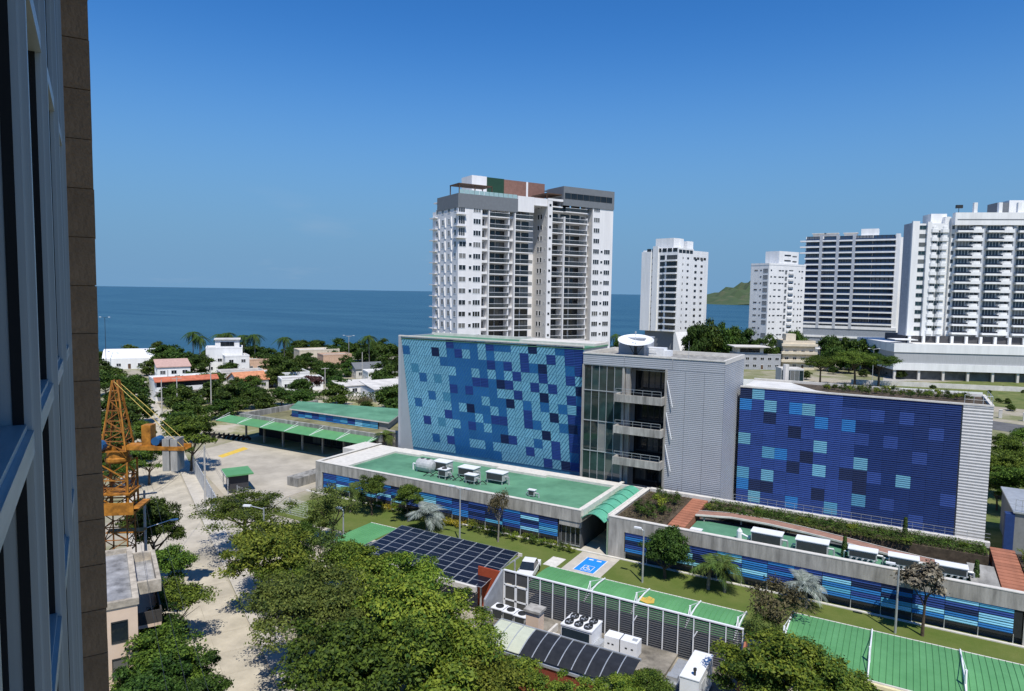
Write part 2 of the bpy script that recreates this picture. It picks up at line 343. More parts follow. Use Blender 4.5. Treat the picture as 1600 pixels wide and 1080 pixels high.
# blue badge parking bay
bay = struct(put('parking_bay', None, None, (0, 0, 0)))
BLUEP = mat('bay_blue', (.02, .25, .72), .6, var=.06); LINE = mat('bay_white', (.75, .75, .74), .7)
MB().box(-29.75, -27.45, 66.2, 70.1, .07, .084).build('blue_paint', BLUEP, bay)
b = MB(); b.box(-29.85, -29.75, 66.1, 70.2, .07, .088); b.box(-27.45, -27.35, 66.1, 70.2, .07, .088); b.box(-29.4, -28.85, 69.5, 69.75, .084, .089); b.box(-28.45, -27.9, 69.5, 69.75, .084, .089); b.build('white_lines', LINE, bay)
b = MB(); cx, cy = -28.55, 67.2                          # wheelchair symbol
def seg(x0, y0, x1, y1, t=.07): 
    d = Vector((x1-x0, y1-y0, 0)).normalized()*t; nrm = Vector((-d.y, d.x, 0)); z = .09
    b.quad((x0-nrm.x, y0-nrm.y, z), (x1-nrm.x, y1-nrm.y, z), (x1+nrm.x, y1+nrm.y, z), (x0+nrm.x, y0+nrm.y, z))
seg(cx-.55, cy-.7, cx-.55, cy+.7, .035); seg(cx+.6, cy-.7, cx+.6, cy+.7, .035); seg(cx-.55, cy-.7, cx+.6, cy-.7, .035); seg(cx-.55, cy+.7, cx+.6, cy+.7, .035)
for k in range(10): a0, a1 = R(100+k*24), R(124+k*24); seg(cx-.05+.34*math.cos(a0), cy-.15+.34*math.sin(a0), cx-.05+.34*math.cos(a1), cy-.15+.34*math.sin(a1), .05)
seg(cx-.1, cy+.35, cx-.05, cy-.05); seg(cx-.05, cy-.05, cx+.25, cy-.08); seg(cx+.25, cy-.08, cx+.38, cy-.45); seg(cx-.08, cy+.18, cx+.2, cy+.16, .05)
b.box(cx-.2, cx-.02, cy+.42, cy+.6, .0885, .09); b.build('wheelchair_symbol', LINE, bay)
b = MB().box(-33.2, -31.6, 65.6, 68.2, .0, .1); tag(b.build('drain_cover', COPE), 'pale concrete inspection slab set in the lawn beside the low wing', 'slab')

# ------------------------------------------------------------------ ribbed panels
def ribmesh(name, ww, hh, nr, d, m, gap=.02):
    b = MB(); x0, x1 = -ww/2+gap, ww/2-gap; p = (hh-2*gap)/nr
    for i in range(nr):
        z = -hh/2+gap+i*p
        b.quad((x0, 0, z), (x1, 0, z), (x1, -d, z+p*.45), (x0, -d, z+p*.45)); b.quad((x0, -d, z+p*.45), (x1, -d, z+p*.45), (x1, 0, z+p), (x0, 0, z+p))
    return b.mesh(name, m)
def clip(poly, a, c, sgn):
    out = []
    for i in range(len(poly)):
        p, q = poly[i], poly[(i+1) % len(poly)]; fp, fq = sgn*(p[0]*a[0]+p[1]*a[1]-c), sgn*(q[0]*a[0]+q[1]*a[1]-c)
        if fp >= 0: out.append(p)
        if fp*fq < 0: t = fp/(fp-fq); out.append((p[0]+(q[0]-p[0])*t, p[1]+(q[1]-p[1])*t))
    return out
def diagmesh(name, ww, hh, nb, d, m, ang, gap=.02):
    b = MB(); sq = [(-ww/2+gap, -hh/2+gap), (ww/2-gap, -hh/2+gap), (ww/2-gap, hh/2-gap), (-ww/2+gap, hh/2-gap)]
    a = (math.cos(ang), math.sin(ang)); R_ = (abs(a[0])*ww+abs(a[1])*hh)/2; st = 2*R_/nb
    for i in range(nb):
        for c0, c1, y in ((-R_+i*st, -R_+(i+.72)*st, -d),):
            p = clip(clip(sq, a, c0, 1), a, c1, -1)
            if len(p) < 3: continue
            k = len(b.v); b.v += [(q[0], y, q[1]) for q in p]; b.f.append(tuple(range(k, k+len(p)))); b.m.append(0)
    return b.mesh(name, m)
def panelset(ww, hh, nr, d): return {k: ribmesh('panel_'+k, ww, hh, nr, d, m) for k, m in T.items()}

# ------------------------------------------------------------------ the left blue office block (leaning screen)
PW = [
 "LLLLLLBMMMLBMMLLDLLMBB", "MLLLDLMBLMLMLLLBLLBLBB", "LLLLLMMMMMMBMBLBMDLLMB", "LlLLLLLMMLMLMLBLLBLLBL",
 "LLMLlLMMMBBMDBLLBLBLLD", "LLLLLLBMBMMMLLBLLDLLBM", "LLLMLlMMMMLMMDLMLMLMCB", "LMLLLLMLDMMLMLLBLLDLBB",
 "LLLLLBMMMLMBBLLBMLLMDB", "LLBLlLLMBMLMMLLLLDLLBB", "LLLLLLMMMMMMDBLLMLBLBB", "LLLMLBMMLLMLLLLBLLBLMB", "LLLLLLMMMMMMLLLLLBLDBB", "LLLLLLMMMMMMMLLLLLLLBB"]
ob = thing('office_block', 'long office block faced with light and dark blue square panels leaning outwards', 'building', (-71.1, 87, 0))
# body (prism behind the screen, leaning front)
b = MB(); b.xprism([(4.1, 0), (9.2, 0), (9.2, 22.2), (.45, 22.2)], .45, 32.6); b.build('wall', GREYCLAD, ob)
b = MB(); b.box(0, .45, -.05, 9.3, 0, 22.62); b.build('end_fin', GREYCLAD, ob)
b = MB(); b.box(.45, 32.7, .1, 9.3, 22.2, 22.4); b.build('roof_deck', ROOFG, ob)
b = MB(); b.box(.0, 32.7, -.05, .38, 22.62, 22.8); b.box(.46, 32.7, .1, .36, 22.3, 22.62); b.box(0, 32.7, 9.0, 9.35, 22.4, 22.85); b.box(20, 32.6, 4.5, 9, 22.4, 22.75); b.build('parapet', COPE, ob)
tw_, th_ = 32.15/22, 1.462
lean = math.atan2(3.75, 22.2)
scr = MB().box(.0, 32.2, .03, .12, -20.2, 0).build('facade_screen', mat('screen_backing', (.05, .23, .43), .6), ob, (.46, .12, 22.6)); scr.rotation_euler = (lean, 0, 0)
ps = panelset(tw_, th_, 6, .075)
for k in 'Ll': ps[k] = diagmesh('panel_'+k, tw_, th_, 5, .06, T[k], R(-38))
ps['M'] = diagmesh('panel_M', tw_, th_, 5, .05, T['M'], R(-38))
for r_, row in enumerate(PW[:13]):
    for c_ in range(22):
        ch = row[c_] if c_ < len(row) else 'B'
        put('panel', ps[ch], scr, (tw_*(c_+.5), 0.02-random.uniform(0, .015), -(r_+.5)*th_-.02)).rotation_euler = (random.uniform(-.012, .012), 0, random.uniform(-.01, .01))
# ------------------------------------------------------------------ grey core block with glass stair and balconies
gb = thing('core_block', 'grey ribbed metal block with glass stair corner and concrete balconies', 'building', (-38.4, 87, 0))
GX = 19.3
b = MB(); b.box(0.02, GX-.02, 3.2, 12, 0, 21.3); b.box(11.95, GX-.02, .12, 3.2, 0, 21.3); b.box(.02, 11.95, .12, 3.2, 20.25, 21.3); b.build('wall', GREYCLAD, gb)
def ribs(b, x0, x1, z0, z1, p, d, y=0):
    n_ = int(round((z1-z0)/p)); p = (z1-z0)/n_
    for i in range(n_):
        z = z0+i*p
        b.quad((x0, y, z), (x1, y, z), (x1, y-d, z+p*.6), (x0, y-d, z+p*.6)); b.quad((x0, y-d, z+p*.6), (x1, y-d, z+p*.6), (x1, y, z+p), (x0, y, z+p))
for x0, x1 in ((11.9, 14.35), (14.4, 16.8), (16.85, GX)):
    b = MB(); ribs(b, x0, x1, .2, 20.15, .25, .028, .1); b.build('cladding_panel', GREYCLAD, gb)
for x0, x1 in ((0, 6.0), (6.05, 12.6), (12.65, GX)):
    b = MB(); ribs(b, x0, x1, 20.2, 21.75, .25, .028, .1); b.build('cladding_panel', GREYCLAD, gb)
b = MB()
for i in range(86):
    z = .2+i*.25; b.quad((GX, .1, z), (GX, 11.9, z), (GX+.025, 11.9, z+.15), (GX+.025, .1, z+.15)); b.quad((GX+.025, .1, z+.15), (GX+.025, 11.9, z+.15), (GX, 11.9, z+.25), (GX, .1, z+.25))
b.build('cladding_panel', GREYCLAD, gb)
b = MB(); b.box(-.02, GX+.05, .0, .3, 21.7, 21.86); b.box(-.02, .25, .3, 12, 21.3, 21.86); b.box(GX-.25, GX+.05, .3, 12, 21.3, 21.86); b.box(.25, GX-.25, 11.75, 12, 21.3, 21.86); b.build('parapet', COPE, gb)
b = MB(); b.box(.25, GX-.25, .3, 11.75, 21.3, 21.36); b.build('roof_deck', CONCD, gb)
for q in ((-.05, .12, -.02, .3), (11.75, 11.98, -.1, .3), (5.75, 6.05, .2, .6), (6.15, 6.75, .5, 1.1)): MB().box(*q, 0, 20.2).build('column', CONC, gb)
zs = [4.0, 8.15, 12.4, 16.65, 20.2]
GST = glass('stair_glass', (.028, .055, .055), .03, .7)
for k in range(4):                                     # curtain-wall panes and their mullions
    for i in range(5):
        x0 = .15+i*1.12
        MB().box(x0+.03, x0+1.09, .3, .34, zs[k]+.06, zs[k+1]-.06).build('glass_pane', GST, gb)
for i in range(6): bx('mullion', STEEL, gb, .13+i*1.12, .19+i*1.12, .2, .34, 3.5, 20.2)
for z in zs: bx('transom', STEEL, gb, .1, 5.75, .17, .34, z-.05, z+.05)
for k in range(4):
    z = zs[k]
    for i in range(3):
        put('window', winmesh(DARKM, GLASSD, 2), gb, (7.7+i*1.68, 3.15, z+1.9), 0, (1.6, 1, 3.4))
    bx('spandrel', STEEL, gb, 6.2, 11.7, 2.95, 3.1, z+2.9, z+3.05); bx('spandrel', DARKM, gb, 6.2, 11.7, 2.6, 3.1, z+3.45, z+4.1)
    if k:
        sl_ = MB().box(5.3, 11.9, -1.5, 3.1, z-1.0, z-.75).box(5.3, 11.9, -1.5, -1.2, z-.75, z+.02).box(5.3, 5.6, -1.2, .2, z-.75, z+.02).box(11.6, 11.9, -1.2, .0, z-.75, z+.02).build('balcony', CONC, gb)
        rl = MB().box(5.45, 11.75, -1.37, -1.34, z+.75, z+.8).box(5.45, 11.75, -1.37, -1.34, z+.4, z+.43)
        for i in range(6): rl.box(5.45+i*1.25, 5.49+i*1.25, -1.37, -1.33, z+.02, z+.78)
        rl.build('railing', STEEL, sl_)
        MB().tube((12.05, -.1, z-.8+3), (12.9, -.25, z-4.2+3), .06, n=6).build('downpipe', WHITE2, gb)
b = MB(); b.box(6.6, 11.8, 3.17, 3.3, 3.5, 20.2); b.build('glazing_backing', DARK, gb)
# roof clutter on the core block
b = MB(); b.box(.4, 4.2, 5.2, 9.5, 0, 2.4); b.box(.3, 4.3, 5.1, 9.6, 2.4, 2.55); ah = b.build('stair_housing', [GREYCLAD], gb, (2.8, 0, 21.36))
tag(MB().box(-32.1, -29.0, 93.5, 95.3, 21.36, 22.5).box(-31.9, -30.0, 93.45, 93.5, 21.7, 22.2).box(-29.0, -28.1, 93.6, 94.9, 21.36, 22.2).build('air_handler', WHITE2), 'white boxy air handler on the grey block roof behind the dish', 'air conditioner')
# dish antenna
dsh = thing('satellite_dish', 'big white satellite dish tipped skyward on the grey block roof', 'satellite dish', (-32.3, 91.2, 21.36))
b = MB(); prof = [(0.01, 0)]+[(2.45*t, .62*t*t) for t in (.2, .4, .6, .8, 1.0)]; b.lathe(prof, 28); b.lathe([(2.45, .62), (2.5, .6), (2.45, .56), (1.2, .08), (.01, -.06)], 28)
d_ = b.build('dish', WHITE2, dsh, (0, 0, 1.75)); d_.rotation_euler = (R(14), R(5), 0)
MB().lathe([(.55, 0), (.5, .15), (.22, .3), (.2, 1.75)], 12).tube((-.2, 0, .3), (-1.2, .3, 1.75), .05).tube((.2, 0, .3), (1.2, .3, 1.75), .05).build('pedestal', DARKM, dsh)
MB().tube((0, 0, 1.8), (.1, -.45, 3.3), .035).tube((.1, -.45, 3.25), (.12, -.5, 3.5), .12).build('feed_arm', STEEL, dsh)
for p, l in (((-24.5, 90, 21.36), 'thin whip antenna on the right part of the grey block roof'),):
    tag(MB().tube((0, 0, 0), (0, 0, 2.6), .03, .015).tube((0, 0, 0), (0, 0, .12), .18).build('whip_antenna', STEEL, None, p), l, 'antenna')

# ------------------------------------------------------------------ right blue block with the white end
PR = ["DLBBBBBBNNNNNNNN", "MBLBMLBBBBBNBNNN", "BBDBBBMBMNNNNNBN", "BBBBDBBBBBNBNNNN", "LBBBBBLBBNNNNBNN", "BBlMBDBBBLNNNNNN", "BBBBDBLBDDBNLNNN", "lBCBBBBBBDNNNNNB", "MDDBBBDBBlNBNNNN", "BCBBMBBlBNNNNBNN", "BBBBBBBBBNNNNNNN"]
rb = thing('office_block', 'deep blue panelled office block with scattered pale squares and a white ribbed end', 'building', (-18.62, 94.7, 0))
b = MB(); b.box(0, 28.1, .15, 10, 0, 17.6); b.build('wall', GREYCLAD, rb)
cw, chh = 25.05/16, 1.553
T2_ = dict(T); T2_['L'] = T2_['C'] = mat('panel_soft_cyan', (.14, .37, .50), .45, .1, .08, rnd=.12); T2_['l'] = mat('panel_soft_teal', (.08, .27, .42), .45, .1, .08, rnd=.1)
ps2 = {k: ribmesh('panel_'+k, cw, chh, 6, .055, m, .005) for k, m in T2_.items()}
scr = MB().box(0, 25.1, .05, .15, .6, 17.75).build('facade_screen', DARKM, rb)
for r_, row in enumerate(PR):
    for c_ in range(16): put('panel', ps2[row[c_]], scr, (cw*(c_+.5), .04-random.uniform(0, .015), 17.8-(r_+.5)*chh)).rotation_euler = (random.uniform(-.012, .012), 0, random.uniform(-.01, .01))
b = MB(); ribs(b, 25.2, 28.1, .4, 17.75, .36, .055, .0); b.box(25.2, 28.1, .001, .15, .4, 17.75); b.build('end_cladding', WHITECLAD, rb)
b = MB(); b.box(-.0, 28.15, -.08, .3, 17.76, 17.95); b.box(0, 28.1, 9.7, 10.05, 17.6, 18.0); b.box(27.8, 28.15, .3, 9.7, 17.6, 17.95); b.build('parapet', COPE, rb)
b = MB(); b.box(.1, 27.8, .3, 9.7, 17.6, 17.66); b.build('roof_deck', EARTH, rb)
MB().prism([(.1, 2.5), (13, .6), (9, 3), (5, 9.6), (.1, 9.6)], 17.66, 17.72).build('roof_membrane', ROOFW_, rb)
b = MB()
for i in range(4): b.tube((25.3+i*.9, .4, 17.9), (25.3+i*.9, .4, 18.9), .03)
b.tube((25.3, .4, 18.9), (28, .4, 18.9), .03); b.tube((25.3, .4, 18.4), (28, .4, 18.4), .02); b.tube((28, .4, 18.9), (28, 6, 18.9), .03); b.tube((28, 3, 17.9), (28, 3, 18.9), .03); b.tube((28, 6, 17.9), (28, 6, 18.9), .03); b.build('railing', STEEL, rb)
MB().tube((4.2, 10.6, 0), (4.2, 10.6, 20.2), .42, n=8).build('chimney', OFFW, rb)

# ------------------------------------------------------------------ low wing, left of the entrance
lw = thing('low_wing', 'single-storey concrete wing with green roof and blue banded wall left of the entrance canopy', 'building', (-74.2, 71.75, 0))
LX = 42.7
b = MB(); b.box(.4, LX-.1, .6, 14.2, 0, 3.3); b.build('wall', mat('wing_wall', (.10, .105, .11), .9), lw)
b = MB(); b.box(0, LX, 0, .45, 3.25, 4.7); b.box(LX-.4, LX, .45, 14.3, 3.25, 4.72); b.box(0, .4, .45, 14.3, 3.25, 4.7); b.box(-.0, 1.3, -.02, 1.2, 0, 3.25); b.box(LX-3.0, LX, .1, .5, 2.6, 3.25); b.build('fascia', CONC, lw)
b = MB(); b.box(0, LX, -.03, .5, 4.7, 4.78); b.box(LX-.45, LX+.03, .5, 14.3, 4.72, 4.8); b.box(-.03, .45, .5, 14.3, 4.7, 4.78); b.build('coping', COPE, lw)
b = MB(); b.box(.4, 5.2, .5, 14.2, 4.2, 4.52); b.box(5.2, LX-.5, 12.6, 14.3, 4.2, 4.56); b.box(5.2, 10, 11.9, 12.6, 4.2, 4.55); b.box(24, 32, 11.9, 12.6, 4.2, 4.55); b.box(-3.2, 0, 9, 14.3, 3.5, 4.6); b.build('terrace', COPE, lw)
b = MB(); b.box(.4, LX-.4, .45, 14.2, 4.1, 4.24); b.build('roof_deck', ROOFG, lw)
pl = panelset(2.55, .452, 2, .05)
def lowpanels(root, x0, ncol, rows, seed, y=-.02, light=.12, z0=.75):
    rr = random.Random(seed)
    for c_ in range(ncol):
        tend = c_/ncol
        for r_ in range(rows):
            u_ = rr.random()
            ch = 'L' if u_ < light else ('l' if u_ < light*1.6 else ('M' if u_ < .5 else ('B' if u_ < .86 else 'D')))
            put('panel', pl[ch], root, (x0+2.55*(c_+.5), y, z0+.452*(r_+.5)))
scr = MB().box(1.35, 39.9, .1, .2, .7, 3.24).build('wall_screen', DARKM, lw)
lowpanels(scr, 1.5, 15, 5, 3, y=.09, z0=.98)
for i in range(16): bx('screen_post', STEEL, lw, 1.5+i*2.55, 1.56+i*2.55, .0, .1, 0.1, 1.0)
for i in range(4): win(lw, 40.3+i*.62, .58, 1.35, .58, 2.4, STEEL, GLASSD, 1)
# low wing, right of the entrance (roof garden)
rw = thing('low_wing', 'single-storey concrete wing with planted roof garden right of the entrance canopy', 'building', (-28.0, 71.75, 0))
RX = 41
b = MB(); b.box(.1, RX, .6, 13.6, 0, 3.4); b.build('wall', mat('wing_wall', (.10, .105, .11), .9), rw)
b = MB(); b.box(0, RX, 0, .45, 3.2, 4.7); b.box(0, .4, .45, 13.6, 3.2, 4.7); b.box(0, 1.9, .0, .5, 0, 3.2); b.box(38.4, RX, .0, .4, 0, 3.2); b.build('fascia', CONC, rw)
b = MB(); b.box(-.03, RX, -.03, .5, 4.7, 4.78); b.box(-.03, .45, .5, 13.6, 4.7, 4.78); b.box(.5, 37, 13.0, 13.65, 4.3, 4.85); b.build('coping', COPE, rw)
scr = MB().box(1.95, 38.3, .1, .2, .7, 3.19).build('wall_screen', DARKM, rw)
lowpanels(scr, 2.0, 14, 5, 11, y=.09, light=.15, z0=.93)
for i in range(15): bx('screen_post', STEEL, rw, 2.0+i*2.55, 2.06+i*2.55, .0, .1, .1, .95)
b = MB(); b.box(8.3, 34.5, .5, 7.2, 3.4, 3.75); b.build('plant_deck', ROOFG, rw)
b = MB(); b.box(.45, 6.2, .5, 13, 3.4, 4.45); b.box(8.3, 36.6, 9.4, 13, 3.4, 4.5); b.build('planting_bed', EARTH, rw)
for i in range(14):                                   # brick steps from the parapet up to the block
    bx('step', BRICKS, rw, 6.25, 8.15, .55+i*.85, 1.37+i*.85, 3.4, 4.28+i*.028)
    bx('step', BRICKS, rw, 36.9, 39.0, .55+i*.85, 1.37+i*.85, 3.4, 4.28+i*.028)
bx('roof_slab', CONCD, rw, 34.6, 36.8, .5, 7.2, 3.4, 4.3)
bx('planter', EARTH, rw, 39.1, 40.9, .5, 12, 3.4, 4.5)
# curved path with a white edge
pts = [(8.2, 6.4), (12, 7.7), (16, 7.6), (20, 6.9), (24, 5.8), (28, 4.6), (31, 3.9), (34.4, 3.2)]
b = MB(); e_ = MB()
for (x0, y0), (x1, y1) in zip(pts[:-1], pts[1:]):
    b.quad((x0, y0, 4.62), (x1, y1, 4.62), (x1, y1+1.5, 4.62), (x0, y0+1.5, 4.62)); b.quad((x0, y0, 4.3), (x1, y1, 4.3), (x1, y1, 4.62), (x0, y0, 4.62))
    b.quad((x0, y0, 4.3), (x0, y0+1.5, 4.3), (x1, y1+1.5, 4.3), (x1, y1, 4.3))
    e_.quad((x0, y0+1.5, 4.66), (x1, y1+1.5, 4.66), (x1, y1+1.62, 4.66), (x0, y0+1.62, 4.66)); e_.quad((x0, y0-.1, 4.64), (x1, y1-.1, 4.64), (x1, y1+.02, 4.64), (x0, y0+.02, 4.64)); e_.quad((x0, y0-.1, 4.45), (x1, y1-.1, 4.45), (x1, y1-.1, 4.64), (x0, y0-.1, 4.64))
b.build('garden_path', PATHR, rw); e_.build('path_edge', COPE, rw)
for i in range(7): bx('path_support', CONC, rw, 9+i*3.9, 9.15+i*3.9, pts[i][1]+.5, pts[i][1]+.65, 3.7, 4.4)
b = MB()
for x0 in range(9, 36): b.tube((x0, 13.3, 4.85), (x0, 13.3, 5.7), .02, n=4)
b.tube((8.5, 13.3, 5.7), (37, 13.3, 5.7), .025, n=4); b.tube((8.5, 13.3, 5.3), (37, 13.3, 5.3), .018, n=4); b.build('railing', STEEL, rw)
# entrance canopy between the wings
ec = thing('entrance_canopy', 'translucent green arched canopy over the entrance passage between low wings', 'canopy', (-29.75, 71.2, 0))
for s_ in range(6):
    b = MB(); y0, y1 = s_*2.15, s_*2.15+2.1; N = 8
    for k in range(N):
        t0, t1 = k/N, (k+1)/N
        f = lambda t: (-1.45+2.9*t, 4.05+.75*math.sin(math.pi*t)+.05*s_)
        (xa, za), (xb, zb) = f(t0), f(t1); b.quad((xa, y0, za), (xb, y0, zb), (xb, y1, zb), (xa, y1, za)); b.quad((xa, y0, za-.03), (xa, y1, za-.03), (xb, y1, zb-.03), (xb, y0, zb-.03))
    b.build('roof_sheet', CANOPYG, ec)
    b = MB()
    for k in range(N):
        (xa, za), (xb, zb) = f(k/N), f((k+1)/N); b.tube((xa, y0-.02, za+.03), (xb, y0-.02, zb+.03), .05, n=4)
    b.build('hoop', CANOPYG, ec)
MB().box(-1.75, -1.5, .8, 13, 4.0, 4.85).box(1.5, 1.75, .8, 13, 4.0, 4.85).box(-1.75, 1.75, 13, 13.3, 4.0, 4.9).build('side_beam', COPE, ec)
MB().box(-1.7, 1.7, .4, 13.5, .07, .1).build('passage_floor', PAVEC, ec)
MB().box(1.55, 1.72, .5, 12.8, .1, 4.0).build('passage_wall', mat('green_wall', (.22, .30, .20), .9), ec)

# ------------------------------------------------------------------ rooftop and yard machines
def ac_box(label, loc, l, d, h, legs=.3, group=None, rz=0, fans=0):
    t = thing('air_conditioner', label, 'air conditioner', loc, rz, group)
    MB().box(-l/2, l/2, -d/2, d/2, legs, legs+h).build('casing', mat('ac_grey', (.50, .51, .50), .5, .1, var=.12, scale=2), t)
    MB().box(-l/2-.08, l/2+.08, -d/2-.08, d/2+.08, legs+h, legs+h+.07).build('lid', WHITE2, t)
    MB().box(-l/2+.1, l/2-.1, -d/2-.03, -d/2, legs+.12, legs+h-.12).build('grille', mat('coil_dark', (.05, .055, .055), .6), t)
    b = MB()
    for sx in (-1, 1):
        for sy in (-1, 1): b.box(sx*(l/2-.15)-.06, sx*(l/2-.15)+.06, sy*(d/2-.12)-.06, sy*(d/2-.12)+.06, -.02, legs)
    b.build('feet', STEEL, t)
    b = MB(); b.tube((l/2, 0, legs+h*.5), (l/2+.5, 0, legs+h*.5), .12).tube((l/2+.5, 0, legs+h*.5), (l/2+.55, 0, -.02), .1); b.tube((-l/2, .1, legs+h*.3), (-l/2-.4, .1, legs+h*.3), .08).tube((-l/2-.4, .1, legs+h*.3), (-l/2-.4, .1, -.02), .08); b.build('duct', STEEL, t)
    for k in range(fans):
        fx = -l/2+l*(k+.5)/fans
        MB().lathe([(.01, 0), (.36, 0), (.38, .1), (.30, .1), (.29, .03), (.01, .02)], 14).build('fan', DARKM, t, (fx, 0, legs+h+.07))
    return t
g_ = 'condensers in the roof garden plant yard'
ac_box('long grey white-lidded condenser beside the brick roof steps end of the sunken yard', (-11.3, 74.6, 3.75), 3.0, 1.5, 1.15)
ac_box('long grey white-lidded condenser, second along the sunken yard from the brick steps', (-6.9, 74.6, 3.75), 3.0, 1.5, 1.15)
for x, lb in ((-2.3, 'third'), (1.2, 'fourth'), (5.1, 'last')):
    ac_box(f'white-topped condenser with exposed pipework, {lb} along the sunken roof yard', (x, 74.7, 3.75), 2.5, 1.2, .75, legs=.65)
    b = MB()
    for k in range(5): b.tube((x-1.2+k*.5, 74.0, 3.76), (x-1.0+k*.5, 74.0, 4.35), .09).tube((x-1.0+k*.5, 74.0, 4.35), (x-.7+k*.5, 74.4, 4.4), .07)
    tag(b.build('pipe_bundle', STEEL), f'bundle of bent pipes in front of the {lb} roof yard condenser', 'pipes')
ac_box('small white fan unit by the roof parapet near the brick steps', (-18.4, 73.2, 3.75), 1.1, .6, .7, .1)
tag(MB().lathe([(.3, 0), (.3, .9), (.1, 1.2), (.01, 1.25)], 10, (-14.2, 75.0, 3.75)).tube((-14.0, 75, 4.4), (-13.0, 74.6, 4.2), .12).build('tank', WHITE2), 'small white pressure tank with pipe on the green roof yard', 'tank')
# left roof machines
t = thing('chiller', 'round-ended grey chiller tank with small access lids on the green roof', 'chiller', (-58.2, 77.3, 4.24))
b = MB(); N = 18; prof = [(.01, -1.5), (.5, -1.45), (.85, -1.2), (.95, -.8), (.95, .8), (.85, 1.2), (.5, 1.45), (.01, 1.5)]; b.lathe(prof, N); o = b.build('vessel', mat('ac_grey', (.5, .51, .5)), t, (0, 0, .95)); o.rotation_euler = (0, R(90), 0)
MB().lathe([(.01, .05), (.3, .05), (.32, 0)], 12).build('lid', DARKM, t, (-.5, 0, 1.88)); MB().lathe([(.01, .05), (.3, .05), (.32, 0)], 12).build('lid', DARKM, t, (.5, 0, 1.88))
MB().box(-1.2, -1, -.6, .6, 0, .5).box(1, 1.2, -.6, .6, 0, .5).build('cradle', STEEL, t)
MB().tube((-1.5, 0, .9), (-2.2, 0, .9), .12).tube((-2.2, 0, .9), (-2.2, 0, 0), .12).build('pipe', WHITE2, t)
ac_box('white roof unit right behind the round-ended chiller tank', (-56.4, 79.0, 4.24), 2.4, 1.6, 1.1)
ac_box('grey roof unit with white top in the middle of the green roof', (-51.6, 78.6, 4.24), 2.6, 1.7, 1.0)
ac_box('white-topped roof unit nearest the entrance among the larger roof machines', (-46.6, 77.9, 4.24), 2.6, 1.5, 1.0, .5)
ac_box('small grey unit with black pipes at the parapet edge of the green roof', (-49.4, 75.9, 4.24), 1.6, 1.0, .8, .4)
ac_box('twin-fan grey unit standing between the chiller tank and the parapet', (-53.9, 75.9, 4.24), 1.3, 1.2, .9, .4, fans=1)
ac_box('lone small white roof unit on the green roof near the canopy', (-39.7, 75.0, 4.24), .9, .5, .7, .15)
b = MB()
for k in range(10): y0 = 75.2+.3*(k % 4); b.tube((-57+k*.95, y0, 4.26), (-56.3+k*.95, y0+.5, 4.8), .06).tube((-56.3+k*.95, y0+.5, 4.8), (-55.9+k*.95, y0+.9, 4.3), .06)
tag(b.build('pipe_run', DARKM), 'tangle of dark insulated pipes between the green roof machines', 'pipes')

# ------------------------------------------------------------------ solar car port and green car ports
sc = thing('solar_carport', 'car port roofed with rows of dark solar panels on a pale frame', 'carport', (-48.4, 59.9, 0))
pm = MB().box(.01, 1.66, -1.0, -.0, 0, .035, 1).box(.05, 1.62, -.955, -.045, .035, .04).mesh('solar_panel', [SOLAR, STEEL])
NR = 8
for r_ in range(NR):
    for c_ in range(9):
        put('solar_panel', pm, sc, (c_*1.7+r_*.1, -r_*1.03, 3.3-r_*.055)).rotation_euler = (R(5), 0, 0)
for i in range(10): bx('rafter', STEEL, sc, i*1.7-.03, i*1.7+.03, -8.4, .1, 2.75, 2.9)
MB().box(-.1, 15.6, -8.7, -8.4, 2.45, 2.95).box(-.1, 15.6, .05, .2, 2.9, 3.2).build('gutter', COPE, sc)
for i in range(4): MB().tube((i*5.1+.1, -1, 0), (i*5.1+.1, -1, 2.8), .1, n=8).tube((i*5.1+.1, -7.4, 0), (i*5.1+.1, -7.4, 2.8), .1, n=8).build('post', STEEL, sc)
def sheet_roof(name, label, loc, l, d, z0, z1, nseg, arch=.35, ribs_=True, posts=True):
    t = thing(name, label, 'carport', loc)
    N = 7; f = lambda k: (-d+d*k/N, z0+(z1-z0)*k/N+arch*math.sin(math.pi*k/N))
    sw = l/nseg; shm = None
    b = MB(); nr = max(1, int(round(sw/.42))); step = sw/nr
    for i in range(nr):                              # corrugated sheet with standing seams
        xa, xb, xc = i*step, i*step+step*.82, (i+1)*step
        for k in range(N):
            (ya, za), (yb, zb) = f(k), f(k+1)
            b.quad((xa, ya, za), (xb, ya, za), (xb, yb, zb), (xa, yb, zb)); b.quad((xb, ya, za), ((xb+xc)/2, ya, za+.06), ((xb+xc)/2, yb, zb+.06), (xb, yb, zb)); b.quad(((xb+xc)/2, ya, za+.06), (xc, ya, za), (xc, yb, zb), ((xb+xc)/2, yb, zb+.06))
    shm = b.mesh('roof_sheet', SHEETG)
    for s_ in range(nseg): put('roof_sheet', shm, t, (s_*sw, 0, 0))
    MB().box(0, l, -d-.12, -d, z0-.2, z0+.02).box(0, l, 0, .12, z1-.15, z1+.02).build('gutter', COPE, t)
    return t, f, sw
t, f, sw = sheet_roof('green_carport', 'small flat green car port roof beside the solar array', (-52.6, 59.4, 0), 4.0, 6.4, 2.9, 3.0, 1, .05)
for x in (.2, 3.8): MB().tube((x, -1, 0), (x, -1, 2.95), .08).tube((x, -5.6, 0), (x, -5.6, 2.95), .08).build('post', STEEL, t)
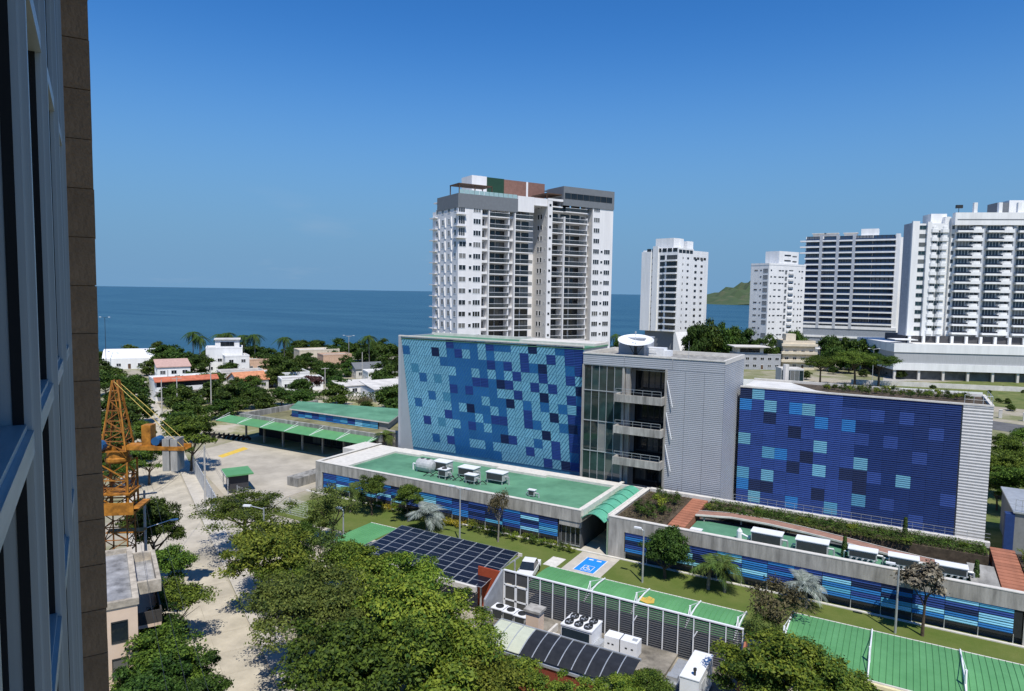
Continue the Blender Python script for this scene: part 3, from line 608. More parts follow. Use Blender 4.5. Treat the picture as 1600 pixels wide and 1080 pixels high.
def trusses(t, f, xs, d, z, tall):
    for x in xs:
        b = MB()
        for k in range(7):
            (ya, za), (yb, zb) = f(k), f(k+1); b.tube((x, ya, za+.12), (x, yb, zb+.12), .07, n=5)
        tr = b.build('truss', WHITE2, t)
        b = MB(); b.tube((x, -d*.72, 0), (x, -d*.72, z+tall), .09, n=6).tube((x, -d*.72, z+tall), (x, -d*.12, f(6)[1]+.15), .03, n=4).tube((x, -d*.72, z+tall), (x, -d+.1, f(0)[1]+.15), .03, n=4).tube((x, -d*.72, z+tall*.4), (x, -d*.35, f(4)[1]+.12), .04, n=4); b.build('post', WHITE2, t)
t, f, sw = sheet_roof('green_carport', 'arched green sheet car port behind the louvred screen wall', (-29.3, 59.4, 0), 19.0, 5.0, 2.5, 2.85, 4, .3)
trusses(t, f, (5.9, 10.3, 15.0, 18.9), 5.0, 2.6, 1.4)
tag(MB().prism([(-19.0, 56.6), (-18.2, 56.3), (-17.7, 56.7), (-17.9, 57.5), (-18.5, 57.8), (-18.7, 57.3), (-19.3, 57.4)], 2.98, 3.02).build('leaf_litter', mat('dry_leaves', (.62, .42, .08), .9)), 'patch of yellow fallen petals lying on the green car port roof', 'petals')
t, f, sw = sheet_roof('green_carport', 'long bright green ribbed car port roof with white overhead trusses', (-7.0, 61.3, 0), 24.0, 7.4, 2.6, 3.0, 4, .25)
trusses(t, f, (.1, 6.1, 12.1, 18.0), 7.4, 2.8, 1.3)
b = MB(); b.box(0.2, 24, -5.6, -5.3, 0, 2.3); b.build('back_wall', mat('navy_wall', (.015, .02, .07), .8), t)
MB().box(.0, 24, -7.75, -7.5, 2.25, 2.5).build('light_fascia', mat('cream_fascia', (.72, .64, .38), .6), t)

# louvred screen wall
sf = thing('louvre_screen', 'tall dark louvred screen wall with slim white posts before the green car port', 'screen', (-31.2, 53.7, 0))
LT = mat('louvre_dark', (.075, .075, .078), .6)
NB = 17; bw = 21.6/NB
lm = None
b = MB()
for i in range(20): z = .25+i*.19; b.quad((.04, 0, z), (bw-.04, 0, z), (bw-.04, .09, z+.11), (.04, .09, z+.11)); b.quad((.04, .002, z+.003), (.04, .092, z+.113), (bw-.04, .092, z+.113), (bw-.04, .002, z+.003))
lm = b.mesh('louvre_bay', LT)
for i in range(NB):
    if i in (0, 1): continue
    put('louvre_bay', lm, sf, (i*bw, 0, 0))
for i in range(NB+1): bx('post', WHITE2, sf, i*bw-.04, i*bw+.04, -.06, .1, 0, 4.05)
bx('top_rail', WHITE2, sf, -.05, NB*bw+.05, -.08, .12, 4.05, 4.15); bx('kerb', CONC, sf, -.05, NB*bw, -.1, .15, 0, .2)
put('louvre_bay', MB().box(.04, bw*2-.04, 0, .05, 2.9, 4.05).mesh('louvre_bay', LT), sf)
gd = MB()
for z in (.15, 1.35, 2.75): gd.box(.05, bw*2-.05, -.08, 0, z-.07, z+.07)
for x in (.05, bw-.1, bw+.02, bw*2-.15): gd.box(x, x+.12, -.08, 0, .1, 2.8)
gd.build('gate', WHITE2, sf); MB().quad((.1, -.03, .2), (bw*2-.1, -.03, .2), (bw*2-.1, -.03, 2.7), (.1, -.03, 2.7)).build('gate_mesh', mat('gate_dark', (.09, .09, .085), .7), sf)
for i in (10, 14): MB().tube((i*bw, -.1, 0), (i*bw, -.1, 2.4), .05).tube((i*bw, -.1, 2.4), (i*bw+.3, -.05, 3.0), .05).build('stay', WHITE2, sf)
en = MB(); en.xprism([(53.7, 0), (53.7, 4.1), (50.6, 2.4), (50.6, 0)], -31.5, -31.3, 0); o = en.build('end_wall', mat('grey_sheet', (.35, .37, .40), .5, .2)); tag(o, 'grey sheet-metal sloping end wall of the plant yard', 'wall')
en = MB(); en.box(-34.05, -31.32, 53.6, 53.75, 0, 3.85); tag(en.build('red_wall_panel', REDP), 'rust-red wall rising behind the grey end wall by the solar array', 'wall panel')
en = MB()
for i in range(5): en.xprism([(53.6-i*.55, 0), (53.6-i*.55, 3.9-i*.45), (53.1-i*.55, 3.5-i*.45), (53.1-i*.55, 0)], -9.35, -9.2)
tag(en.build('red_wall_panel', mat('terracotta_louvre', (.40, .15, .08), .6)), 'red-brown ribbed panel closing the right end of the louvred screen', 'wall panel')
# yard equipment
ch = thing('chiller', 'boxy six-fan chiller with dark coil front in the plant yard', 'chiller', (-21.85, 50.5, .7), scale=(.78, 1.08, 1.0))
MB().box(-1.75, 1.75, -1.0, 1.0, .1, 2.0).build('casing', WHITE2, ch)
MB().box(-1.6, 1.5, -1.06, -1.0, .25, 1.85).build('coil', mat('coil_blue', (.02, .035, .05), .5), ch)
MB().box(-1.8, 1.8, -1.05, 1.05, 2.0, 2.12).build('top_plate', WHITE2, ch)
for i in range(3):
    for j in range(2):
        fn = MB().lathe([(.42, .0), (.46, .16), (.38, .16), (.36, .02), (.01, .02)], 16).build('fan', DARKM, ch, (-1.1+i*1.1, -.5+j*1.0, 2.12))
        bl = MB()
        for k in range(4): a = k*math.pi/2; bl.quad((0, 0, .08), (.34*math.cos(a), .34*math.sin(a), .1), (.34*math.cos(a+.6), .34*math.sin(a+.6), .06), (0, 0, .07))
        bl.build('blade', STEEL, fn)
MB().box(1.75, 2.4, -.6, .6, .1, .9).build('pipe_box', STEEL, ch)
gs = thing('generator', 'low white two-part generator cabinet beside the six-fan chiller', 'generator', (-18.55, 51.5, .7), scale=(.72, .66, .75))
MB().box(-2.0, -.2, -.85, .85, .1, 1.75).build('cabinet', WHITE2, gs); MB().box(-.08, 1.9, -.85, .85, .1, 1.75).build('cabinet', WHITE2, gs); MB().box(-.2, -.08, -.8, .8, .1, 1.7).build('joint', DARKM, gs)
for x in (-1.6, -1.1, .5, 1.2): MB().box(x, x+.25, -.88, -.85, .9, 1.05).build('latch', DARKM, gs)
MB().box(1.1, 1.7, -.3, .3, 1.75, 1.79).build('vent', STEEL, gs); MB().box(-1.9, 1.8, -.7, .7, 0, .1).build('base', DARKM, gs)
gl = thing('generator', 'tall white container-like generator with black exhaust stub on top', 'generator', (-11.85, 48.8, .45), scale=(.62, .88, .87))
MB().box(-1.1, 1.1, -2.3, 2.3, .15, 2.75).build('cabinet', WHITE2, gl); MB().box(-1.15, 1.15, -2.35, 2.35, 2.75, 2.82).build('roof', WHITE2, gl)
MB().lathe([(.14, 0), (.14, .35), (.2, .4), (.2, .55), (.01, .6)], 10).build('exhaust', DARKM, gl, (.35, -1.6, 2.82)); MB().box(-1, 1, -2.2, 2.2, 0, .15).build('base', DARKM, gl)
MB().box(1.1, 1.13, -1.6, -.4, .6, 2.2).box(1.1, 1.13, .2, 1.4, .6, 2.2).build('door', mat('door_grey', (.6, .61, .62), .5), gl)
tag(MB().box(-14.3, -13.3, 49.0, 52.8, .44, .8).box(-14.2, -13.4, 49.2, 49.8, .8, 1.2).box(-13.4, -12.6, 51.5, 52.5, .44, .9).build('duct_run', STEEL), 'pale ducting lying on the yard beside the tall generator', 'duct')
tag(MB().box(-26.2, -25.0, 48.8, 49.8, .69, 3.4, 0).box(-26.35, -24.85, 48.65, 49.95, 3.4, 3.6, 1).build('yard_chimney', [PINK, CONC]), 'square peach chimney with concrete cap in the plant yard', 'chimney')
for i in range(3): ac_box('grey fan condenser in the row beside the white yard gate', (-30.2+i*1.2, 51.3-.1*i, .7), 1.1, 1.0, .9, .1, 'fan condensers by the yard gate', fans=1)
tag(MB().box(-24.6, -23.6, 49.8, 50.8, .69, 1.1).box(-24.5, -23.6, 48.8, 49.4, .69, 1.0).box(-24.9, -24.7, 49, 52, .69, 1.3).build('plinth', COPE), 'pale stepped plinths between the peach chimney and chiller', 'plinth')
# black arched shed
sh = thing('arched_shed', 'arched shed roof of black panels with pale ribs and two pale end panels', 'shed', (-27.2, 46.35, 0))
f = lambda t: (-.0-2.7*t, 3.42-.62*t*t-.12*t)
BLK = mat('black_sheet', (.028, .03, .034), .45, var=.2); PALE = mat('pale_sheet', (.50, .53, .42), .5, var=.06)
mB = []
for M_ in (BLK, PALE):
    b = MB()
    for k in range(6): (ya, za), (yb, zb) = f(k/6), f((k+1)/6); b.quad((.03, ya, za), (.03, yb, zb), (1.05, yb, zb), (1.05, ya, za)); b.quad((.03, ya, za-.03), (1.05, ya, za-.03), (1.05, yb, zb-.03), (.03, yb, zb-.03))
    mB.append(b.mesh('roof_panel', M_))
b = MB()
for k in range(6): (ya, za), (yb, zb) = f(k/6), f((k+1)/6); b.tube((0, ya, za+.02), (0, yb, zb+.02), .04, n=5)
rbm = b.mesh('roof_rib', STEEL)
for i in range(11): put('roof_panel', mB[1 if i < 3 else 0], sh, (i*1.08, 0, 0)); put('roof_rib', rbm, sh, (i*1.08, 0, 0))
MB().box(.0, 11.9, -3.05, -2.95, 0, 2.6).box(0, .1, -2.95, 0, 0, 2.7).box(11.8, 11.9, -2.95, 0, 0, 2.7).build('wall', mat('shed_red', (.26, .06, .035), .8), sh); MB().box(0, 11.9, -3.15, -3.05, 2.55, 2.75).box(0, 11.9, .0, .1, 3.3, 3.5).build('gutter', STEEL, sh)
# pickup seen past the solar roof
pk = thing('pickup_truck', 'white vehicle with dark windscreen parked between solar car port and green car port', 'car', (-33.2, 62.3, .05), R(-75))
b = MB(); b.prism([(-2.2, -.86), (2.0, -.86), (2.25, -.6), (2.25, .6), (2.0, .86), (-2.2, .86)], .35, .95); b.build('body', CARW, pk)
b = MB(); q = [(-1.3, -.8, .95), (1.1, -.8, .95), (1.1, .8, .95), (-1.3, .8, .95), (-1.0, -.66, 1.55), (.35, -.66, 1.55), (.35, .66, 1.55), (-1.0, .66, 1.55)]; b.quad(q[4], q[5], q[6], q[7]); b.build('roof', CARW, pk)
for nm, ix in (('windscreen', (1, 2, 6, 5)), ('rear_window', (3, 0, 4, 7)), ('side_window', (0, 1, 5, 4)), ('side_window', (2, 3, 7, 6))):
    b = MB(); b.quad(*[q[i] for i in ix]); b.build(nm, GLASSD, pk)
for sx in (-1.35, 1.4):
    for sy in (-.78, .78): MB().tube((sx, sy-.1, .34), (sx, sy+.1, .34), .34, n=14).build('wheel', TIRE, pk)
for sy in (-.55, .55): MB().box(2.2, 2.27, sy-.16, sy+.16, .62, .78).build('headlight', STEEL, pk)

# ------------------------------------------------------------------ rear depot with green awning
dp = thing('depot_building', 'low depot with long green awning and stained concrete parapet behind the courtyard', 'building', (-115, 86.2, 0))
b = MB(); b.box(1.5, 38, 3.4, 3.9, 3.9, 5.2); b.box(1.5, 2, 3.9, 24, 3.9, 5.2); b.build('parapet', CONCD, dp)
b = MB(); b.box(1.6, 38, 8, 24, 0, 3.9); b.build('wall', mat('depot_shaded', (.03, .03, .032), .9), dp)  # near-black block stands in for the shaded open interior
b = MB(); b.box(2, 38, 3.9, 24, 3.9, 4.1); b.build('roof_deck', mat('mossy_roof', (.22, .21, .11), .95, var=.3, scale=.4), dp)
sm_ = MB(); sm_.quad((0, 0, 4.0), (2.4, 0, 4.0), (2.4, 3.4, 4.55), (0, 3.4, 4.55)).quad((0, 0, 3.95), (0, 3.4, 4.5), (2.4, 3.4, 4.5), (2.4, 0, 3.95))
sm_ = sm_.mesh('awning_sheet', SHEETG)
for i in range(16): put('awning_sheet', sm_, dp, (-1.3+i*2.42, 0, 0))
for i in range(7): MB().tube((-1.3+i*6.4, .05, 4.06), (-1.3+i*6.4, 3.4, 4.6), .05).tube((-1.3+i*6.4, .3, 4.1), (-1.3+i*6.4, 3.4, 5.1), .03).build('awning_strut', WHITE2, dp)
for i in range(7): MB().box(3+i*5.2, 3.3+i*5.2, 3.5, 3.8, 0, 3.9).build('column', CONCD, dp)
for i in range(5): win(dp, 18+i*2.6, 7.95, 1.6, 2.2, 2.6, DARKM, GLASSD, 2)
gr = thing('green_roofed_hall', 'green flat-roofed hall with blue banded wall rising behind the depot parapet', 'building', (-107, 97, 0))
b = MB(); b.prism([(0, .2), (25, .2), (19, 12), (-5, 7)], 0, 5.5); b.build('wall', mat('hall_wall', (.30, .30, .28), .9), gr)
b = MB(); b.prism([(-.4, -.2), (25.6, -.2), (19.5, 12.6), (-6, 7.4)], 5.5, 5.75, 1, 0); b.build('roof', [ROOFG, COPE], gr)
pl2 = panelset(1.9, .52, 2, .05)
rr = random.Random(5); scr = MB().box(0, 22.9, .1, .2, 3.0, 5.5).build('wall_screen', DARKM, gr)
for c_ in range(12):
    for r_ in range(4):
        u_ = rr.random(); ch = ('l' if u_ < .6 else 'L') if c_ > 8 else ('M' if u_ < .45 else 'B' if u_ < .85 else 'l'); put('panel', pl2[ch], scr, (1.9*(c_+.5), .08, 3.25+.53*(r_+.5)))
tag(MB().box(-78.5, -72, 92.5, 93, 0, 5.4).box(-78.5, -78, 90.0, 92.5, 0, 5.2).build('concrete_wall', CONC), 'pale concrete wall joining the depot to the grey office fin', 'wall')
tag(MB().box(-80.5, -78.2, 72, 86, 0, 1.4).build('ramp_wall', CONCD), 'low stained concrete ramp wall at the left end of the low wing', 'wall')
b = MB(); pp = [at(340, 713), at(347, 716), at(388, 702), at(381, 699)]; b.quad(*[(p.x, p.y, .056) for p in pp]); struct(b.build('yellow_marking', mat('road_yellow', (.70, .48, .08), .8)))
def motorbike(p, rz):
    t = thing('motorcycle', 'dark motorcycle in the row parked beside the depot awning', 'motorcycle', p, rz, 'motorcycles parked by the depot')
    for x in (-.62, .62): MB().tube((x, -.06, .3), (x, .06, .3), .3, n=12).build('wheel', TIRE, t)
    MB().box(-.55, .35, -.13, .13, .45, .72).box(.25, .6, -.1, .1, .5, .95).build('body', mat('bike_paint', (.03, .03, .035), .35, rnd=.6), t); MB().box(-.6, .1, -.15, .15, .72, .82).build('seat', TIRE, t); MB().tube((.5, -.35, 1.05), (.5, .35, 1.05), .025).tube((.5, 0, 1.05), (.62, 0, .3), .03).build('handlebar', STEEL, t)
for i in range(9): motorbike((-120.5+i*1.15, 87.4+.25*i, .02), R(75+8*math.sin(i*2.1)))
# gate booth and street fence
bo = thing('guard_booth', 'small guard booth with green roof by the courtyard fence', 'booth', (-84.8, 66.4, 0), R(-28.8))
MB().box(-1.6, 1.6, -1.3, 1.3, 0, 2.7).build('wall', mat('booth_dark', (.05, .05, .055), .8), bo); MB().box(-2.3, 2.3, -1.9, 1.9, 2.7, 2.9).build('roof', SHEETG, bo); MB().box(-2.32, 2.32, -1.94, -1.9, 2.6, 2.88).build('fascia', COPE, bo); MB().box(-2.1, -2.0, -1.7, -1.6, 0, 2.75).box(2.0, 2.1, -1.7, -1.6, 0, 2.75).build('post', STEEL, bo)
win(bo, 0, -1.32, 1.6, 2.2, 1.2, STEEL, GLASSD, 2)
fe = thing('street_fence', 'pale grey sheet fence along the street beside the guard booth', 'fence', SP(95, 12.9), RD)
for i in range(11): MB().box(i*2.3, i*2.3+2.26, -.04, .04, .1, 2.5).build('panel', mat('fence_sheet', (.56, .58, .60), .5, .2, rnd=.05), fe)
for i in range(12): bx('post', STEEL, fe, i*2.3-.05, i*2.3+.03, -.08, .08, 0, 2.6)
p = (at(420, 777)+at(485, 800))/2
ch_ = thing('wire_fence', 'see-through wire mesh fence at the front of the courtyard', 'fence', (-80, 62.6, 0))
wm = MB()
for i in range(14): wm.tube((i*.25, 0, .1), (i*.25-.0, 0, 2.2), .012, n=3)
for i in range(8): wm.tube((0, 0, .1+i*.3), (3.4, 0, .1+i*.3), .012, n=3)
wm = wm.mesh('mesh_panel', WHITE2)
for i in range(4): put('mesh_panel', wm, ch_, (i*3.5, 0, 0)); bx('post', STEEL, ch_, i*3.5-.05, i*3.5+.03, -.05, .05, 0, 2.4)

# ------------------------------------------------------------------ street lamps and poles
def lamp(label, base, h, arm=1.6, rz=0, double=False, group=None, cat='street lamp', m=None):
    t = thing('street_lamp', label, cat, base, rz, group)
    MB().tube((0, 0, 0), (0, 0, h), .11, .07, 8).build('pole', m or STEEL, t)
    for s_ in ((-1, 1) if double else (-1,)):
        MB().tube((0, 0, h-.15), (s_*arm, 0, h+.1), .045, n=5).build('arm', m or STEEL, t)
        MB().box(min(s_*arm, s_*(arm+.75)), max(s_*arm, s_*(arm+.75)), -.15, .15, h+.05, h+.2).build('lamp_head', WHITE2, t)
    return t
lamp('pale street lamp rising out of the acacia crowns by the road', (-53.4, 44.8, 0), 8.6, 1.3, R(25))
lamp('slim white lamp pole on the lawn before the left low wing', (-44.7, 66.2, .05), 6.6, .8, R(180), True)
lamp('slim white lamp pole on the lawn beside the dense round tree', (-22.2, 66.9, .05), 5.6, .3, 0)
lamp('slim white lamp pole on the lawn beside the grey-leaved tree', (.8, 68.6, .05), 6.2, .3, 0)
lamp('white lamp pole standing beside the small flat green car port', (-54.6, 57.0, .04), 4.8, .3, 0)
def upole(label, p, h, bars=1, group=None):
    t = thing('utility_pole', label, 'utility pole', p, RD, group)
    MB().tube((0, 0, 0), (0, 0, h), .16, .1, 8).build('pole', mat('pole_concrete', (.5, .48, .44), .85), t)
    for k in range(bars): MB().box(-.08, .08, -1.1, 1.1, h-.4-k*.9, h-.28-k*.9).build('crossarm', mat('pole_concrete', (.5, .48, .44)), t)
    return t
u1 = upole('concrete utility pole with crossarm beside the crane and dark street tree', SP(73, 3.5), 10.5, 1)
MB().tube((0, 0, 6.8), (.2, -2.2, 7.2), .04).box(0, .3, -2.9, -2.2, 7.15, 7.25).build('lamp_arm', WHITE2, u1)
u2 = upole('tall concrete pole standing by the grey sheet fence', SP(95.5, 11.6), 9.5, 0)
for i, (x, y, h) in enumerate(((263, 625, 8), (277, 640, 8), (330, 636, 11), (545, 560, 10), (566, 606, 11), (508, 618, 8), (253, 646, 8))):
    p = at(x, y); upole('slim pale utility pole among the seaside houses', p, h, 1 if i % 2 else 0, 'utility poles among the houses')
lamp('double-armed lamp on the seaside avenue before the far houses', at(545, 566), 11, 1.8, R(20), True)
lamp('tall floodlight mast near the beach by the white vaulted hall', at(166, 580), 19, 1.2, R(30), True, m=DARKM, cat='floodlight')
lamp('double-armed street lamp beside the white podium avenue', at(1363, 594), 11.5, 1.5, R(30), True)
lamp('street lamp in front of the white podium', at(1525, 592), 11, 1.5, R(30))
# wires along the street
def wire(a, c, sag, n=10, r=.012):
    b = MB(); a = Vector(a); c = Vector(c); prev = a
    for k in range(1, n+1):
        t = k/n; q = a.lerp(c, t); q.z -= sag*4*t*(1-t); b.tube(prev, q, r, n=3); prev = q
    tag(b.build('power_line', DARKM), 'thin dark power line strung between the street poles', 'power line', 'power lines along the street')
for off in (-.9, 0, .9):
    wire(SP(73, 3.5+off, 10.15), SP(125, 3.4+off, 9), 1.0); wire(SP(73, 3.5+off, 10.15), SP(28, 3.5+off, 10), 1.0)
for off in (0, .3): wire(SP(95.5, 11.6, 9.3-off), SP(73, 3.5, 10-off), .7); wire(SP(95.5, 11.6, 9.3-off), SP(60, 12, 9-off), .8)

# ------------------------------------------------------------------ tower crane
cr = thing('tower_crane', 'rusty yellow lattice tower crane with concrete counterweights beside the street', 'crane', (-61.0, 35.1, 0), RD-R(22))
def lattice(b, z0, z1, w0, w1, nb, m=0, r=.075):
    c = lambda k, t: ((-1 if k in (0, 3) else 1)*(w0+(w1-w0)*t)/2, (-1 if k in (0, 1) else 1)*(w0+(w1-w0)*t)/2, z0+(z1-z0)*t)
    for k in range(4): b.tube(c(k, 0), c(k, 1), r, r, 4, m)
    for i in range(nb):
        t0, t1 = i/nb, (i+1)/nb
        for k in range(4):
            j = (k+1) % 4; b.tube(c(k, t0), c(j, t0), r*.7, n=4, m=m); b.tube(c(k, t0) if i % 2 else c(j, t0), c(j, t1) if i % 2 else c(k, t1), r*.6, n=4, m=m)
b = MB(); lattice(b, 0, 13.2, 1.9, 1.9, 11); b.build('mast', RUST, cr)
b = MB(); lattice(b, 9.6, 14.3, 2.35, 2.35, 3, r=.1); b.box(-1.4, 1.4, -1.4, 1.4, 11.4, 11.55); b.build('climbing_frame', ORANGE, cr)
MB().box(-1.9, 1.9, -2.0, -1.0, 9.9, 10.1).box(-2.3, -1.2, -2, 2, 9.9, 10.1).box(-2.3, -2.2, -2, 2, 10.1, 11.0).build('platform', ORANGE, cr)
MB().box(.9, 2.0, -1.6, 1.6, 7.2, 7.3).build('platform', ORANGE, cr)
MB().lathe([(1.0, 0), (1.1, .15), (1.1, .4), (.95, .5), (.95, 1.2)], 14).build('slewing_ring', ORANGE, cr, (0, 0, 14.2))
b = MB(); lattice(b, 15.3, 21.6, 2.0, .35, 7, r=.08); b.build('cathead', RUST, cr)
b = MB(); lattice(b, 15.3, 21.6, 2.12, .47, 1, r=.06); b.build('cathead_leg', ORANGE, cr)
dj = math.radians(-98)
jb = put('counter_jib', MB().box(.8, 6.3, -.75, -.6, 0, .35).box(.8, 6.3, .6, .75, 0, .35).box(1.0, 3.6, -.6, .6, .3, .4).box(.8, 6.3, -.6, .6, -.02, .05).mesh('counter_jib', ORANGE), cr, (0, 0, 15.4), dj)
for i in range(2): MB().box(4.3+i*.72, 4.9+i*.72, -.7, .7, -1.9, 1.0).build('counterweight', CONCD, jb)
MB().box(2.4, 3.2, -.5, .5, .4, 2.2).build('winch_cabinet', ORANGE, jb); MB().tube((3.6, -.5, .75), (3.6, .5, .75), .38, n=12).build('winch_motor', BLUEM, jb); MB().tube((-.9, -1.6, .5), (-.9, -.9, .5), .5, n=12).build('slewing_motor', BLUEM, jb)
MB().tube((0, .3, 6.1), (6.1, .6, .3), .025).tube((0, -.3, 6.1), (6.1, -.6, .3), .025).build('tie_bar', mat('tie_yellow', (.7, .5, .12), .5), jb)
jj = MB(); 
for s_ in (-.6, .6): jj.tube((-.8, s_, 0), (-26, s_, 0), .08, n=4)
jj.tube((-.8, 0, 1.2), (-26, 0, 1.0), .08, n=4)
for i in range(24): jj.tube((-1-i*1.04, -.6, 0), (-1.5-i*1.04, 0, 1.15), .04, n=3).tube((-1.5-i*1.04, 0, 1.15), (-2-i*1.04, .6, 0), .04, n=3).tube((-1-i*1.04, -.6, 0), (-2-i*1.04, .6, 0), .04, n=3)
jj.build('jib', ORANGE, jb)
MB().box(-1.6, 1.6, -1.6, 1.6, 0, .5).build('footing', CONC, cr)

# ------------------------------------------------------------------ pink apartment house below left and building site
pk = thing('pink_house', 'pink three-storey house with grey flat roof below the facade', 'building', SP(51.9, 1.9), RD)
b = MB(); b.box(0, 10.6, 0.0, 9, 0, 8.3); b.build('wall', PINK, pk)
b = MB(); b.box(-.1, 10.7, -.1, .3, 8.3, 8.75); b.box(-.1, .2, .3, 9, 8.3, 8.75); b.box(10.4, 10.7, .3, 9, 8.3, 8.75); b.box(3.2, 9.8, -1.7, -1.4, 7.6, 8.5); b.box(3.2, 3.5, -1.4, -.1, 7.6, 8.5); b.box(9.5, 9.8, -1.4, -.1, 7.6, 8.5); b.build('parapet', mat('stained_render', (.52, .46, .37), .9, var=.3, scale=1.2), pk)
FOIL = mat('bitumen_foil', (.40, .40, .40), .55, .1, var=.35, scale=.7, bump=.4, bscale=2); MB().box(.2, 10.4, .3, 9, 8.3, 8.38).build('roof', FOIL, pk); MB().box(3.5, 9.5, -1.4, -.1, 7.6, 7.8).build('porch_roof', FOIL, pk)
b = MB(); b.box(3.2, 9.8, -1.65, 0, 5.0, 5.25); b.box(3.2, 9.8, -1.65, 0, 2.2, 2.45); b.build('balcony_slab', PINK, pk)
b = MB(); b.box(3.2, 9.8, -1.7, -1.6, 5.25, 6.2); b.box(3.2, 9.8, -1.7, -1.6, 2.45, 3.4); b.box(3.2, 3.3, -1.6, 0, 5.25, 6.2); b.box(3.2, 3.3, -1.6, 0, 2.45, 3.4); b.build('balcony_rail', mat('balcony_dark', (.06, .055, .05), .7), pk)
for z in (1.3, 4.0, 6.6):
    win(pk, 0, 1.1, z, 1.0, 1.5, DARKM, GLASSD, 1, rz=-math.pi/2); win(pk, 0, 4.5, z, 1.6, 1.5, DARKM, GLASSD, 2, rz=-math.pi/2)
    for k in range(3): win(pk, 4.2+k*2.2, -.0, z, 1.6, 1.9, DARKM, GLASSD, 2)
tag(MB().box(0, 9, .0, .2, 0, 2.2).box(0, .2, -1.9, 0, 0, 2.2).build('garden_wall', mat('beige_render', (.55, .45, .33), .9, var=.2), None, SP(48, 2.9), RD), 'low beige garden wall beside the pink house and street trees', 'wall')
si = thing('brick_shell', 'unfinished red brick building behind the crane mast', 'building', SP(72, -1.0), RD)
MB().box(0, 9, 0, 7, 0, 8.2).build('wall', mat('raw_brick', (.36, .13, .08), .9, var=.25, scale=2), si)
for z in (2.7, 5.4, 8.1): MB().box(-.2, 9.2, -.2, 7, z, z+.35).build('floor_slab', CONC, si)
for z in (4.0, 6.7): win(si, 0, 2.5, z, 1.6, 1.4, CONC, GLASSD, 1, rz=-math.pi/2); win(si, 3, 0, z, 1.6, 1.4, CONC, GLASSD, 1)

# ------------------------------------------------------------------ the facade the picture is taken from
FD = R(151.28)
fa = thing('apartment_facade', 'shaded aluminium and glass window wall ending in a brown stone fin', 'building', (0, 0, 0), FD)
MB().box(-12, 10.05, .6, 12, 0, 48).build('wall', DARK, fa)  # body coloured black for the unlit rooms behind the glass
MB().box(10.1, 10.5, .3, 12, 0, 48).build('end_wall', STONE, fa)
sb = MB().box(0, .42, 0, .36, .005, .595).mesh('stone_block', STONE)
for i in range(20):
    o = put('stone_block', sb, fa, (10.1+random.uniform(-.004, .004), -.035+random.uniform(-.006, .006), 24+i*.6))
MB().box(10.13, 10.48, -.015, .3, 24, 36).box(10.1, 10.5, -.03, .3, 0, 24).box(10.1, 10.5, -.03, .3, 36, 48).build('fin', STONE, fa)
MUL = [-8, -6.1, -4.2, -2.3, 2.15, 4.0, 5.85, 7.7, 9.5]
TRZ = [-2.46-2.9*3, -2.46-2.9*2, -2.46-2.9, -2.46, -.75, 1.64, 4.54, 7.44]
for i, x in enumerate(MUL):
    bx('mullion', ALU, fa, x-.045, x+.045, .27, .52, 0, 48); bx('mullion_cap', ALU, fa, x-.028, x+.028, .235, .272, 0, 48)
    bx('shade_strip', DARK, fa, x-.052, x-.046, .30, .345, 0, 48); bx('shade_strip', DARK, fa, x-.06, x-.047, .40, .52, 0, 48); bx('shade_strip', DARK, fa, x+.047, x+.075, .36, .52, 0, 48)  # black strips stand in for the shaded gaps along each mullion
for z in TRZ:
    for x0, x1 in list(zip(MUL[4:-1], MUL[5:]))+[(9.5, 10.15)]:
        bx('transom', ALU, fa, x0+.05, x1-.05, .262, .50, H+z-.055, H+z+.055); bx('sill', ALU, fa, x0+.05, x1-.05, .29, .50, H+z+.057, H+z+.085)
for x0, x1 in zip(MUL[4:-1], MUL[5:]):
    xm = (x0+x1)/2
    for k, (z0, z1) in enumerate(zip(TRZ[:-1], TRZ[1:])):
        MB().box(x0+.05, xm, .47, .475, H+z0+.06, H+z1-.06).build('glass_pane', GLASSW, fa); MB().box(xm, x1-.05, .505, .51, H+z0+.06, H+z1-.06).build('glass_pane', GLASSW, fa)
        for a0, a1, y in ((x0+.08, xm+.03, .40), (xm-.03, x1-.08, .45)):
            MB().box(a0, a0+.06, y, y+.06, H+z0+.1, H+z1-.06).box(a1-.06, a1, y, y+.06, H+z0+.1, H+z1-.06).box(a0+.06, a1-.06, y, y+.06, H+z0+.1, H+z0+.17).box(a0+.06, a1-.06, y, y+.06, H+z1-.13, H+z1-.06).build('sliding_sash', ALU, fa); bx('shade_strip', DARK, fa, a1-.066, a1-.061, y+.02, y+.05, H+z0+.1, H+z1-.06)  # black strip stands in for the shade beside each sash
MB().box(-12, 2.1, .5, .54, 0, 48).build('glass_pane', GLASSW, fa)
MB().box(9.55, 10.1, .5, .54, 20, 40).build('glass_pane', GLASSW, fa)
for x, z in ((5.9, 1.7),):                       # top-hung vents pushed open
    v = MB().box(-.6, .6, 0, .03, -.9, 0).box(-.6, .6, -.01, .0, -.9, -.85).build('vent_sash', ALU, fa, (x+.9, .34, H+z+2.2)); v.rotation_euler = (R(-10), 0, 0)
MB().box(5.2, 5.32, .34, .4, H-.62, H-.55).build('latch', DARKM, fa)

